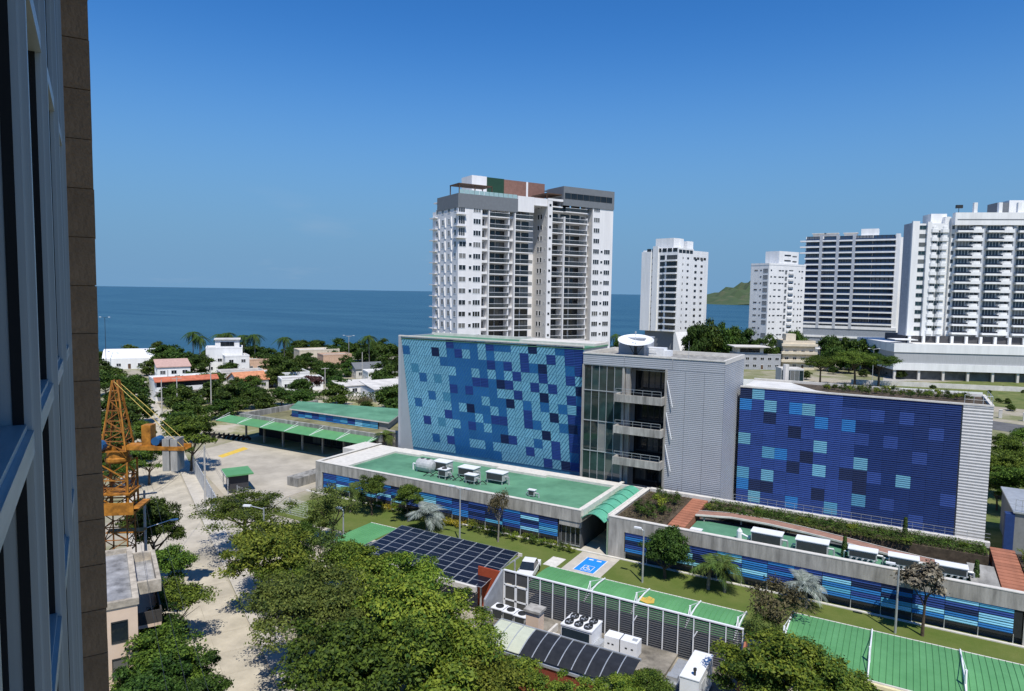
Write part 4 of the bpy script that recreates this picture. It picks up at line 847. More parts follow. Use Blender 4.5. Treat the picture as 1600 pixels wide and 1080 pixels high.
# ------------------------------------------------------------------ white apartment tower behind the offices
A0 = dep(715, 455, 170)
ta = thing('apartment_tower', 'wide white apartment tower with grey crown and stacked balconies behind the blue offices', 'building', (A0.x, A0.y, 0), GA)
TW = mat('tower_white', (.77, .76, .755), .8, var=.07, scale=.5, stretch=(1, 1, .12)); TS = mat('tower_white_shaded', (.68, .655, .62), .8, var=.05)  # second tone is the white with recess shade put into its colour
b = MB(); b.box(0, 6.75, 0, 15, 0, 50.75); b.box(6.75, 22.2, 2.2, 15, 0, 51); b.box(22.2, 26.7, 7, 15, 0, 52); b.box(26.7, 28.2, 0, 15, 0, 54.6); b.box(28.2, 41.8, 3.0, 15, 0, 53.6); b.box(41.8, 49.1, 0, 15, 0, 53.7); b.build('wall', TW, ta)
b = MB(); b.box(26.68, 26.7, .1, 7, 0, 54.5); b.box(41.78, 41.8, .1, 3, 0, 53.5); b.box(22.2, 22.22, 2.2, 7, 0, 52); b.build('recess_wall', TS, ta)
b = MB(); b.box(-.15, 17.2, -.15, .2, 50.75, 54.2); b.box(-.15, .2, .2, 12, 50.75, 54.2); b.box(31.6, 49.2, -.2, .2, 53.7, 58.8); b.box(31.6, 32, .2, 8, 53.7, 58.8); b.box(48.8, 49.2, .2, 14, 53.7, 58.8); b.box(32, 48.8, .2, 10, 58.5, 58.75); b.build('crown', GREYB, ta)
b = MB(); b.box(17.2, 22.2, -.1, .3, 51.0, 55.0); b.box(22.2, 26.7, .3, .7, 53.2, 55.0); b.box(26.7, 31.6, -.05, .3, 54.6, 55.2); b.box(.2, 31.6, .2, 15, 53.0, 53.3); b.box(6.8, 17.2, .2, 2.3, 50.75, 51.2); b.build('crown_wall', TW, ta)
for i in range(8): win(ta, 33.0+i*2.05, -.21, 56.3, 1.95, 1.5, DARKM, GLASSD, 3)
b = MB(); b.box(10, 14.6, 12, 18, 53, 61.2, 0); b.box(14.6, 20, 11.95, 18, 53, 61.1, 1); b.box(20, 33.5, 11.9, 18, 53, 61.0, 2); b.box(27.2, 27.8, 11.8, 12, 53, 61, 0); b.build('penthouse', [TW, mat('dark_green_tile', (.02, .06, .035), .5), mat('brown_tile', (.24, .13, .10), .7)], ta)
b = MB(); b.box(.5, 10, .8, 6, 56.6, 56.85); 
for x, y in ((.6, .9), (.6, 5.9), (5, .9), (9.9, .9), (9.9, 5.9)): b.box(x, x+.2, y, y+.2, 53.2, 56.6)
b.build('pergola', mat('pergola_brown', (.10, .06, .04), .8), ta)
MB().box(26.5, 31.5, .5, 8, 56.4, 56.65).box(26.6, 26.8, .6, .8, 54.5, 56.4).build('pergola', mat('pergola_brown', (.10, .06, .04), .8), ta)
for i in range(12): bx('roof_balustrade', mat('rail_glass', (.35, .5, .5), .05, 0, .1, spec=.7), ta, .3+i*1.4, 1.6+i*1.4, .0, .03, 54.2, 55.2)
balm = MB().box(0, 1, -1.1, 1.9, -.13, .09).mesh('balcony', TW)
railg = MB().box(0, 1, -1.06, -1.03, .12, 1.05, 0).box(0, 1, -1.09, -1.0, 1.05, 1.12, 1).mesh('railing', [mat('rail_smoke', (.05, .06, .065), .06, 0, .1, spec=.5, alpha=.5), WHITE2])
def balc(t, x0, x1, y, z, rail=True):
    o = put('balcony', balm, t, (x0, y, z), 0, (x1-x0, 1, 1))
    if rail: put('railing', railg, o, (0, 0, 0))
    return o
for k in range(-5, 9):
    z = 30.2+2.9*k; fl = z-1.35
    if k <= 7:
        if k < 5: win(ta, 1.2, 0, z, 2.0, 1.35); win(ta, 3.4, 0, z, .8, .9, cols=1)
        else:
            o = put('balcony', MB().box(-.8, 2.0, -.8, 1.0, -.15, .12).mesh('balcony', TW), ta, (0, 0, fl)); put('window', winmesh(WHITE2, GLASSD, 3), ta, (.95, -.01, z+.1), 0, (1.8, 1, 2.2))
        win(ta, 5.25, 0, z, 2.2, 1.4, cols=3)
        win(ta, 7.75, 2.18, z-.1, 1.5, 2.4, cols=1); win(ta, 10.4, 2.18, z-.1, 2.6, 2.5, DARKM, cols=2); win(ta, 13.2, 2.18, z-.1, 2.6, 2.5, DARKM, cols=2); win(ta, 15.5, 2.18, z-.1, 1.3, 2.4, cols=1)
        win(ta, 18.1, 2.18, z-.1, 2.6, 2.5, DARKM, cols=3); win(ta, 20.9, 2.18, z-.1, 2.3, 2.5, DARKM, cols=2)
        balc(ta, 8.9, 14.7, .9, fl); balc(ta, 16.6, 22.1, 1.2, fl); bx('sill_band', TW, ta, 6.8, 8.9, .6, 2.2, fl-.12, fl+.5); bx('sill_band', TW, ta, 14.7, 16.6, .8, 2.2, fl-.12, fl+.5)
        # left side face
        for yy, ww in ((1.6, 1.3), (5.2, 1.3), (8.8, 1.4), (12.2, 1.3)): win(ta, 0, yy, z, ww, 1.5, rz=-math.pi/2)
        put('balcony', MB().box(-.7, 0, 12.0, 15.6, -.12, .12).mesh('balcony', TW), ta, (0, 0, fl))
        if k < 7:
            for yy in (3.3, 6.9, 10.5): put('wall_fin', MB().xprism([(yy, 0), (yy+.2, 0), (yy+.5, 2.5), (yy+.3, 2.5)], -.28, 0).mesh('wall_fin', TW), ta, (0, 0, fl))
    win(ta, 26.68, 3.0, z, .9, 1.4, cols=1, rz=-math.pi/2); win(ta, 26.68, 4.4, z, .9, 1.4, cols=1, rz=-math.pi/2); win(ta, 26.68, 1.0, z, .4, .5, cols=1, rz=-math.pi/2); win(ta, 24.4, 6.98, z, 1.5, 1.4)
    win(ta, 27.45, 0, z, .6, .6, DARKM, cols=1)
    win(ta, 30.2, 2.98, z-.1, 3.6, 2.5, DARKM, cols=3); win(ta, 34.4, 2.98, z-.1, 3.0, 2.5, DARKM, cols=2); win(ta, 37.9, 2.98, z-.1, 3.0, 2.5, DARKM, cols=2); win(ta, 40.6, 2.98, z-.1, 1.6, 2.2, cols=1)
    balc(ta, 28.2, 32.2, 1.7, fl); balc(ta, 32.4, 39.8, .9, fl); bx('sill_band', TW, ta, 39.8, 41.7, 1.6, 3.0, fl-.12, fl+.4)
    win(ta, 43.2, 0, z, 2.2, 1.4, cols=3)
    if k < 5: win(ta, 45.2, 0, z, .8, .7, cols=1); win(ta, 47.1, 0, z, 2.2, 1.4, cols=3)
for x in (8.8, 14.65, 16.5, 32.3, 39.85): bx('pilaster', TW, ta, x-.15, x+.15, .0, 2.2 if x < 20 else 3.0, 0, 50.7)

# ------------------------------------------------------------------ other white towers
def corner_origin(x, y, D): p = dep(x, y, D); return (p.x, p.y, 0)
t2 = thing('apartment_tower', 'slim white tower with a column of dark balconies near the beach', 'building', corner_origin(1057.5, 460, 312), R(72))
b = MB(); b.box(0, 26, .6, 19.5, 13, 50.8); b.box(0, 12.5, 0, .6, 13, 51.5); b.box(2, 10, 4, 14, 50.8, 56.2); b.box(13, 18, 4, 10, 50.8, 55.4); b.build('wall', WHITE, t2)
b = MB(); b.box(1, 25, 1, 18, 0, 13.2); b.build('base', GREYB, t2); b = MB(); b.xprism([(-4.5, 0), (1, 0), (1, 13), (-.0, 13)], 0, 14); b.build('base_slope', WHITE, t2)
b = MB(); b.box(-1.2, .0, 14.2, 19.5, 13, 50); b.box(-.8, 0, 10.5, 13.4, 13, 52.5); b.build('pier', WHITE, t2)
for i in range(12):
    z = 47.2-i*2.93
    win(t2, -.02, 3.2, z, 5.6, 2.0, DARKM, GLASSD, 4, rz=-math.pi/2); win(t2, -.02, 8.4, z, 2.6, 2.0, DARKM, GLASSD, 2, rz=-math.pi/2)
    put('balcony', MB().box(-1.5, 0, .2, 6.6, -.35, .35).mesh('balcony', WHITE), t2, (0, 0, z-1.45))
    win(t2, 4.0, -.02, z-.2, .5, .9, DARKM, cols=1); win(t2, 8.0, -.02, z-.2, 1.5, .9, GREYB, cols=1); win(t2, 15.4, .58, z-.5, 1.8, 1.1, DARKM, cols=2); win(t2, 20.5, .58, z-.5, 1.8, 1.0, GREYB, cols=2); win(t2, -.02, 13.9, z, .5, .8, DARKM, GLASSD, 1, rz=-math.pi/2)
for i in range(4): win(t2, 1.8+i*2.9, -.02, 50.0, 2.4, 1.5, DARKM, GLASSD, 3)
for i in range(6): win(t2, -.02, 1.6+i*2.9, 50.6, 2.3, 1.7, DARKM, GLASSD, 3, rz=-math.pi/2)
for i in range(4): win(t2, 14.5+i*2.8, .58, 47.3, 2.0, 1.1, DARKM, cols=3)
t3 = thing('apartment_tower', 'plain white tower with small scattered windows among trees', 'building', corner_origin(1200, 462, 308), R(61.2))
b = MB(); b.box(0, 26, 0, 10, 0, 44.2); b.box(8.5, 22.5, 1.5, 9, 44.2, 50.8); b.build('wall', WHITE, t3)
b = MB(); b.box(-.1, 26.1, -.1, .2, 44.2, 45.0); b.box(-.1, .2, .2, 10, 44.2, 45); b.build('parapet', WHITE, t3)
rr = random.Random(8)
for i in range(12):
    z = 41.8-i*2.92
    for x, ww in ((1.6, .9), (4.3, 1.6), (7.6, 1.8), (9.6, 1.3), (12.2, 1.1), (15.4, 3.0), (18.6, .8), (21.5, .9), (23.6, 1.2)):
        if rr.random() < .85: win(t3, x, -.02, z+(.0 if ww < 2.5 else .2), ww, .55 if ww > 1 else .7, GREYB, GLASSD, 2)
    put('balcony', MB().box(13.6, 17.2, -.7, 0, 0, .9).mesh('balcony', WHITE), t3, (0, 0, z-1.5)); bx('recess', GREYB, t3, 11.2, 12.6, -.03, .02, z-1.6, z+.2)
    for y, ww in ((1.8, 2.4), (4.3, .8), (7.0, 1.8)):
        if rr.random() < .9: win(t3, -.02, y, z-.2*(ww > 2), ww, 1.8 if ww > 2 else .6, GREYB, mat('grey_screen', (.25, .26, .27), .6) if ww > 2 else GLASSD, 2, rz=-math.pi/2)
for z in (46.6, 49.0): win(t3, 14.5, 1.46, z, 4.5, .6, DARKM, cols=3); win(t3, 19.5, 1.46, z-.3, 3.0, .5, DARKM, cols=2)
# blue banded slab block
p4 = dep(1395, 466, 344)
t4 = thing('apartment_tower', 'long slab tower striped with blue glass balconies and white floor edges', 'building', (p4.x-42, p4.y, 0), 0)
b = MB(); b.box(0, 44, 2.4, 16, 0, 62); b.box(42, 44, 0, 2.4, 0, 62.4); b.box(26, 34, 4, 12, 62, 65.5); b.box(44, 55, 6, 20, 0, 61); b.build('wall', WHITE, t4)
b = MB(); b.box(-3, 44.3, -.6, 3, 0, 13.8); b.build('podium', mat('podium_grey', (.30, .33, .37), .7), t4); MB().box(-3.1, 44.4, -.9, 0, 13.8, 15.2).box(-3.1, 44.4, -1, -.6, 9.0, 10).build('podium_band', WHITE, t4)
for i in range(15):
    z = 16.4+i*3.06
    put('balcony', MB().box(-2.5 if i > 11 else 0, 42, -.9, 2.4, -.2, .55).mesh('balcony', WHITE), t4, (0, 0, z))
    for x0, x1 in ((.4, 6.6), (8.8, 14.6), (16.4, 22.4), (24, 31.5), (31.8, 41.6)): win(t4, (x0+x1)/2, 2.36, z+1.65, x1-x0, 2.3, DARKM, GLASSB, 5)
    for x0, x1 in ((.2, 6.8), (8.6, 15.0), (16.2, 22.6), (23.8, 41.8)): put('railing', MB().box(x0, x1, -.85, -.8, .55, 1.15).mesh('railing', mat('rail_blue', (.03, .06, .14), .08, 0, .2, spec=.6)), t4, (0, 0, z))
    win(t4, 47, 5.95, z+1.6, 2.4, 1.6, GREYB, GLASSB); win(t4, 51, 5.95, z+1.6, 2.4, 1.6, GREYB, GLASSB)
for x in (7.7, 15.6, 23.2): MB().box(x-.7, x+.7, -.95, 2.4, 13.8, 62.5).build('pier', mat('pier_grey', (.45, .48, .52), .8), t4)
for x, y in ((3, 5), (9, 5), (18, 6)): MB().box(x, x+6, y, y+4, 62, 63.6).box(x-.5, x+6.5, y-.6, y+4, 63.6, 63.9).build('roof_hut', OFFW, t4)
# big white hotel on podium
p5 = dep(1430, 466, 258)
t5 = thing('hotel_tower', 'huge white hotel tower with stacked flower-shaped balconies above a pale podium', 'building', (p5.x, p5.y, 0), R(22))
b = MB(); b.box(-2.3, 10.2, .8, 7.5, 16, 58.2); b.box(-2.4, 0, -.3, .8, 16, 59.0); b.box(2.9, 4.4, -.1, .8, 16, 58.8); b.box(10.2, 12.2, 3, 16, 16, 61); b.box(12.2, 57, 2.0, 20, 16, 60.5); b.box(12.2, 57, -.2, 2.0, 57.6, 62.2); b.box(4.4, 10.2, .0, .8, 55.6, 58.2); b.box(6, 11.6, 5, 12, 58.2, 62.3); b.box(33, 57, 5, 16, 60.5, 67.3); b.build('wall', WHITE, t5)
MB().box(-2.42, -2.3, .8, 7.5, 16, 58.4).build('side_wall', mat('side_white_shaded', (.42, .44, .48), .8), t5)  # grey skin paints this white side as if in shade
MB().box(29, 33, 5.2, 12, 61, 66.5).build('roof_plant', GREYB, t5)
for x in (19, 27.5, 34): MB().box(x, x+1.2, 1, 2.2, 62.2, 66).build('chimney', WHITE, t5)
MB().tube((14.2, 2, 62.2), (14.2, 2, 65), .1).box(13.2, 15.4, 1.5, 2.5, 64, 65.2).build('roof_antenna', DARKM, t5)
b = MB(); b.box(13, 57, -.24, -.2, 59.4, 59.8); b.build('cornice_line', GREYB, t5)
fb = MB()                                                 # bulging white balcony front
fb.prism([(-2.5, .8), (-2.5, -.5), (-1.5, -1.3), (1.5, -1.3), (2.5, -.5), (2.5, .8)], -.3, 1.0).prism([(-1.7, .8), (-1.7, -.5), (-.9, -1.1), (.9, -1.1), (1.7, -.5), (1.7, .8)], 1.0, 1.9)
fbm = fb.mesh('balcony', WHITE)
rl5 = MB().box(0, 5.0, -.65, -.6, .35, .95, 0).box(-.3, 5.0, -.7, 1.9, -.3, .4, 1).mesh('balcony', [mat('rail_navy', (.012, .018, .04), .1, spec=.6), WHITE])
for i in range(13):
    z = 17.2+i*3.17
    for j in range(4):
        x0 = 12.5+j*10.5
        put('balcony', rl5, t5, (x0+1.2, .2, z)); put('balcony', fbm, t5, (x0+8.0, 1.2, z-.1))
        win(t5, x0+3.6, 1.98, z+1.6, 4.4, 2.5, STEEL, GLASSG, 4); win(t5, x0+8.0, 1.98, z+2.2, 4.2, 1.3, STEEL, GLASSG, 3); win(t5, x0+.3, 1.98, z+1.7, .9, 1.4, DARKM, GLASSG, 1)
    win(t5, 1.5, .75, z+1.5, 2.5, 1.5, GREYB, GLASST, 2)
    win(t5, 6.9, .75, z+1.7, 3.6, 2.0, STEEL, GLASST, 4); put('balcony', fbm, t5, (5.4, .5, z-.1), 0, (.6, .8, 1)); put('balcony', fbm, t5, (9.0, .5, z-.1), 0, (.6, .8, 1))
for j in range(4): bx('pier', mat('pier_grey', (.45, .48, .52), .8), t5, 22.3+j*10.5, 23.1+j*10.5, .4, 2.2, 16, 57.6)
MB().box(-2.3, 57, 1, 20, 13, 16.1).build('undercroft', mat('undercroft', (.08, .08, .085), .9), t5)
for i in range(12): bx('column', WHITE, t5, -1.5+i*5, -.6+i*5, -.1, .8, 13, 16.1)
MB().box(-9.5, 65, -8, 30, 10.2, 13.4).build('podium_band', WHITE, t5); MB().box(-9.5, 65, -8.1, 30, 3.6, 6.2).build('podium_band', WHITE, t5)
b = MB(); b.box(-9.2, 64.6, -7.7, 29, 6.2, 10.2, 0); b.box(-8, 64, -6.2, 28, 0, 3.6, 1); b.build('podium_wall', [mat('podium_screen', (.42, .43, .44), .8, var=.1, scale=1, stretch=(8, 1, .3)), mat('podium_base', (.17, .17, .165), .9, var=.3, scale=.3)], t5)
for i in range(9): bx('podium_column', OFFW, t5, -9+i*8.4, -8.2+i*8.4, -7.6, -6.8, 0, 3.6)
MB().box(-9, -1, -7, 0, 14.6, 14.9).build('terrace_canopy', WHITE, t5)
bb = thing('billboard', 'wide advertising hoarding with blue and pink panels in front of the podium', 'billboard', at(1575, 590), R(22))
for i, c in enumerate(((.12, .38, .45), (.62, .32, .34), (.14, .40, .42), (.30, .42, .46))): MB().box(-5.5+i*3.6, -2.0+i*3.6, -.1, .1, 2.6, 6.4).build('poster', mat('poster%d' % i, c, .6, var=.5, scale=.8, col2=(.6, .62, .62)), bb)
for i in range(6): bx('post', DARKM, bb, -5.3+i*2.8, -5.1+i*2.8, .1, .3, 0, 6.2)

# ------------------------------------------------------------------ houses
LAND = []
def house(label, p, rz, w_, d_, h_, wallm, roofm, roof='flat', wins=((0, 3, 1),), name='house', cat='house', over=.3, fm=None):
    t = thing(name, label, cat, (p[0], p[1], 0), rz)
    LAND.append((p[0]+math.cos(rz)*w_/2-math.sin(rz)*d_/2, p[1]+math.sin(rz)*w_/2+math.cos(rz)*d_/2, label.split(' with ')[0].split(' rising')[0].split(' standing')[0].split(' at the')[0].split(' between')[0].split(' behind')[0].split(' beyond')[0].split(' along')[0].split(' beside')[0].split(' among')[0].split(' right')[0].split(' left')[0].split(' near')[0], max(w_, d_)))
    MB().box(0, w_, 0, d_, 0, h_).build('wall', wallm, t)
    if roof == 'flat':
        MB().box(-.05, w_+.05, -.05, .25, h_, h_+.5).box(-.05, .25, .25, d_, h_, h_+.5).box(w_-.25, w_+.05, .25, d_, h_, h_+.5).box(.25, w_-.25, d_-.25, d_+.05, h_, h_+.5).build('parapet', wallm, t); MB().box(.25, w_-.25, .25, d_-.25, h_, h_+.05).build('roof', roofm, t)
    elif roof == 'shed':
        b = MB(); b.xprism([(-over, h_), (d_+over, h_+d_*.14), (d_+over, h_+d_*.14+.2), (-over, h_+.2)], -over, w_+over); b.build('roof', roofm, t)
    elif roof == 'gable':
        b = MB(); m_ = d_/2; b.xprism([(-over, h_-.1), (m_, h_+d_*.22), (d_+over, h_-.1), (d_+over, h_+.08), (m_, h_+d_*.22+.2), (-over, h_+.08)], -over, w_+over); b.build('roof', roofm, t); MB().xprism([(.02, h_), (d_-.02, h_), (m_, h_+d_*.2)], .05, w_-.05).build('gable', wallm, t)
    elif roof == 'vault':
        b = MB(); pts_ = [(d_*k/10, h_+d_*.25*math.sin(math.pi*k/10)) for k in range(11)]; b.xprism(pts_, -.1, w_+.1); b.build('roof', roofm, t)
    ns = max(1, int(h_//2.9))
    for s_ in range(ns):
        n1 = max(1, int(w_//3)); n2 = max(1, int(d_//3.2))
        for i in range(n1):
            if s_ == 0 and i == n1//2: put('door', winmesh(fm or WHITE2, mat('door_brown', (.12, .07, .04), .7), 1), t, (w_*(i+.5)/n1, -.01, 1.05), 0, (1.0, 1, 2.1))
            else: win(t, w_*(i+.5)/n1, -.01, 1.6+s_*2.9, 1.5, 1.2, fm)
        for i in range(n2): win(t, -.01, d_*(i+.5)/n2, 1.6+s_*2.9, 1.4, 1.2, fm, rz=-math.pi/2)
    return t
ROOFW = mat('roof_white', (.62, .60, .57), .85, var=.15, scale=.4); ROOFGR = mat('roof_greyc', (.42, .40, .37), .9, var=.25, scale=.4)
house('white vaulted hall standing by the beach', at(160, 578), GA-R(8), 17, 12, 4, WHITE, WHITE2, 'vault')
rh = house('white two-storey house with long red tile eave over dark balconies', at(243, 628), GA+R(6), 15, 9, 5.4, WHITE, ROOFW, 'flat')
MB().xprism([(-1.6, 5.2), (.4, 6.2), (.4, 6.4), (-1.6, 5.4)], -.4, 15.4).build('tile_eave', TERRA, rh); MB().box(0, 15, -1.4, 0, 2.7, 3.0).build('balcony_slab', WHITE, rh); MB().box(0, 15, -1.4, -1.3, 3.0, 3.9).build('balcony_rail', WHITE, rh); MB().box(.3, 14.7, -.06, -.02, 3.1, 5.2).build('balcony_shade', DARKM, rh)  # last dark sheet is painted shade under the eave, not a blind
house('white house with pale pink tiled lean-to at the end of the street', at(246, 606), GA, 9, 10, 6.0, WHITE, mat('roof_rose', (.55, .36, .30), .85), 'shed')
wh = house('white stepped three-level house rising above the seaside trees', at(322, 583), GA-R(10), 12, 9, 8.5, WHITE, ROOFW); MB().box(3, 11, 2, 8, 8.5, 11.5).build('upper_storey', WHITE, wh); MB().box(2.6, 11.4, 1.4, 8.4, 11.5, 11.8).build('upper_roof', ROOFW, wh); win(wh, 7, 1.98, 10, 4.5, 1.5, DARKM, GLASSD, 3)
house('tall plain white house wall beside the stepped white house', at(352, 585), GA, 8, 8, 6, WHITE, ROOFW)
house('low house with pale flat roof between street trees', at(345, 601), GA, 13, 8, 3.4, OFFW, ROOFGR)
house('low house with bright orange tiled gable roof', at(372, 612), GA+R(10), 9, 9, 3.0, OFFW, TERRA2, 'gable')
house('white low house with tangled grey flat roof', at(412, 604), GA, 14, 9, 3.5, WHITE, ROOFGR)
house('peach low house with flat roof beyond the orange roof', at(385, 582), GA, 12, 8, 4.2, mat('peach_wall', (.62, .42, .30), .85), ROOFW)
house('long white bungalow behind the green hall trees', at(440, 612), GA-R(4), 12, 7, 3.2, WHITE, ROOFGR)
house('cream two-storey house with orange roof edge near the sea', at(468, 571), GA, 16, 9, 5.6, CREAM, ROOFW)
house('beige flat-roofed house beside the cream seaside house', at(505, 577), GA, 11, 8, 5.0, mat('peach_wall', (.62, .42, .30)), ROOFGR)
house('white bungalow with broad pale roof beside the blue office', at(585, 628), GA+R(5), 15, 9, 3.2, WHITE, ROOFW, 'shed')
house('grey hip-roofed house among the trees by the avenue', at(556, 592), GA, 10, 8, 3.2, OFFW, mat('roof_slate', (.16, .17, .18), .8), 'gable')
house('white flat house beside the grey-roofed house', at(575, 600), GA-R(6), 10, 8, 3.4, WHITE, ROOFW)
house('small white house with grey roof right of the avenue', at(603, 614), GA, 10, 8, 3.0, WHITE, ROOFGR)
house('low white shop strip along the dirt road', at(530, 620), GA, 12, 6, 2.8, WHITE, ROOFW, 'shed')
ch3 = house('cream three-storey block with deep balconies near the red flags', at(1222, 577), R(26), 13, 10, 11.5, CREAM, ROOFW, name='apartment_house', cat='building')
for z in (3.3, 6.6, 9.9): MB().box(-.8, 13.6, -1.2, 0, z-.2, z+.8).build('balcony', CREAM, ch3)
MB().box(2, 6, 3, 7, 11.5, 14.5).build('stair_head', CREAM, ch3)
house('small white house right of the cream three-storey block', at(1277, 572), R(24), 8, 8, 7, WHITE, ROOFW)
mh = house('grey modern house with thin flat roof left of the cream block', at(1150, 577), R(28), 18, 10, 6, mat('grey_house', (.40, .41, .43), .8), ROOFW); MB().box(-1.5, 13, -1.8, 9, 9.2, 9.5).box(.5, 11, .5, 8, 6, 9.2).build('upper_storey', OFFW, mh); win(mh, 5.5, .45, 7.8, 8, 1.6, DARKM, GLASSD, 5)
gh = thing('glass_pavilion', 'glazed green-tinted pavilion with white frame in the park', 'building', at(1220, 601), R(26)); MB().box(0, 7.5, 0, 6, 0, 5.6).build('frame', OFFW, gh)
for i in range(5): win(gh, .8+i*1.48, -.02, 2.7, 1.42, 5.0, STEEL, GLASST, 1)
tag(MB().box(0, 70, 0, .5, 0, 2.4).build('boundary_wall', WHITE, None, at(1150, 603), R(9)), 'long white boundary wall behind the deep blue block', 'wall')
tag(MB().box(0, 80, 0, .4, 0, 1.6).build('boundary_wall', OFFW, None, at(1330, 600), R(14)), 'low pale wall along the avenue beyond the field', 'wall')
for i in range(9):
    p = at(1335+i*38, 622+i*5.2); tag(MB().box(-.35, .35, -.35, .35, 0, 2.0).box(-.42, .42, -.42, .42, 2.0, 2.15).build('fence_pillar', OFFW, None, (p.x, p.y, 0)), 'pale square pillar in the fence line across the field', 'pillar', 'pillars along the field fence')
for x, lb in ((1293, 'pale orange feather flag on a pole beside the small white house'), (1308, 'tall red feather flag on a pole by the park trees')):
    p = at(x, 578); t = thing('feather_flag', lb, 'flag', p, R(25)); MB().tube((0, 0, 0), (0, 0, 9 if x > 1300 else 7.5), .07).build('pole', STEEL, t); hh = 9 if x > 1300 else 7.5
    b = MB(); b.prism([(0, -.02), (1.7, -.02), (1.7, .02), (0, .02)], 1.5, 2.0); b = MB(); b.v = [(0, 0, 1.5), (1.9, 0, 1.8), (1.6, .1, hh*.7), (.4, .05, hh), (0, 0, hh)]; b.f = [(0, 1, 2, 3, 4)]; b.m = [0]; b.build('cloth', mat('flag_red' if x > 1300 else 'flag_orange', (.62, .05, .04) if x > 1300 else (.70, .25, .14), .8), t)
# grey shed at the right edge
gs = thing('grey_outbuilding', 'grey outbuilding with roof railing and navy corner at the garden edge', 'building', (12.4, 96.5, 0))
MB().box(0, 18, 0, 12, 0, 5.4).build('wall', mat('shed_grey', (.24, .24, .235), .85, var=.1), gs); MB().box(-.9, .0, -.1, 1.0, 0, 5.2).build('corner', mat('navy_panel', (.02, .05, .17), .6), gs); MB().box(-.2, 18, -.2, 12, 5.4, 5.6).build('roof', STEEL, gs)
b = MB()
for i in range(30): b.tube((i*.6, -.1, 5.6), (i*.6, -.1, 7), .03, n=4)
b.tube((0, -.1, 7), (18, -.1, 7), .04, n=4).tube((0, -.1, 6.3), (18, -.1, 6.3), .03, n=4); b.build('railing', STEEL, gs)

# ------------------------------------------------------------------ vegetation
def leaf_mesh(name, pos, nrm, size, m, aspect=.55):
    n = len(pos); r1 = rng.normal(size=(n, 3)); u = np.cross(nrm, r1); u /= np.linalg.norm(u, axis=1)[:, None]+1e-9; v = np.cross(nrm, u)
    s = (size*(.5+1.1*rng.random(n)**1.6))[:, None]
    a = u*s*.5; c = v*s*.5*aspect; bend = nrm*s*.12
    P = np.empty((n, 4, 3)); P[:, 0] = pos-a-bend; P[:, 1] = pos-c; P[:, 2] = pos+a-bend; P[:, 3] = pos+c
    me = bpy.data.meshes.new(name); me.vertices.add(4*n); me.vertices.foreach_set('co', P.reshape(-1).astype(np.float32))
    me.loops.add(4*n); me.loops.foreach_set('vertex_index', np.arange(4*n, dtype=np.int32)); me.polygons.add(n)
    me.polygons.foreach_set('loop_start', np.arange(0, 4*n, 4, dtype=np.int32)); me.polygons.foreach_set('loop_total', np.full(n, 4, dtype=np.int32))
    me.materials.append(m); me.update(calc_edges=True); return me
def crown_points(npad, per, rx, rz, pad=.30, flat=.5, fuzz=.10, zmin=-.45, fill=.9):
    """leaf positions: branch pads spread over a crown of radius rx and half-height rz, each pad a ragged flattened clump"""
    d = rng.normal(size=(npad, 3)); d /= np.linalg.norm(d, axis=1)[:, None]; d[:, 2] = np.where(d[:, 2] < zmin, -d[:, 2], d[:, 2])
    rad = (.25+.62*rng.random(npad)**.55)*rng.uniform(.8, 1.12, npad)
    c = d*rad[:, None]*np.array([rx, rx, rz])
    pr = rx*pad*rng.uniform(.6, 1.35, npad)
    e = rng.normal(size=(npad, per, 3)); e /= np.linalg.norm(e, axis=2)[:, :, None]; e[:, :, 2] = np.abs(e[:, :, 2])*rng.choice([1, 1, 1, -.5], (npad, per))
    q = e*(fill+(1-fill)*rng.random((npad, per, 1)))*(.55+.45*rng.random((npad, per, 1))**.5)
    # sub-clumps inside the pad pull leaves together so dark gaps open between them
    sub = rng.normal(size=(npad, 9, 3)); sub /= np.linalg.norm(sub, axis=2)[:, :, None]; sub[:, :, 2] = np.abs(sub[:, :, 2])
    k = rng.integers(0, 9, (npad, per)); sc_ = np.take_along_axis(sub, k[:, :, None].repeat(3, 2), 1)*.8
    q = q*.48+sc_*.62
    P = c[:, None, :]+q*pr[:, None, None]*np.array([1, 1, flat])+rng.normal(size=(npad, per, 3))*fuzz
    P = P.reshape(-1, 3); N = np.repeat(d, per, axis=0)*.25+e.reshape(-1, 3)*.5+rng.normal(size=P.shape)*.5+np.array([0, 0, .55]); N /= np.linalg.norm(N, axis=1)[:, None]
    return P, N
def trunk_mesh(h, r, rx, m, lean=.25, nl=6):
    b = MB(); top = Vector((lean*random.uniform(-1, 1), lean*random.uniform(-1, 1), h)); mid = Vector((top.x*.3, top.y*.3, h*.5))
    b.tube((0, 0, -.1), mid, r*1.25, r*.9, 8); b.tube(mid, top, r*.9, r*.65, 8)
    for i in range(nl):
        a = 2*math.pi*i/nl+random.uniform(-.4, .4); e = Vector((math.cos(a)*rx*.5, math.sin(a)*rx*.5, h+random.uniform(.5, 1.6))); s_ = mid.lerp(top, random.uniform(.3, 1))
        m_ = s_.lerp(e, .5)+Vector((0, 0, -.15)); b.tube(s_, m_, r*.5, r*.33, 6); b.tube(m_, e, r*.33, r*.12, 5)
        e2 = e+Vector((math.cos(a+.6)*rx*.3, math.sin(a+.6)*rx*.3, .5)); b.tube(m_, e2, r*.22, r*.08, 4)
    return b.mesh('trunk', m)
PROTO = {}
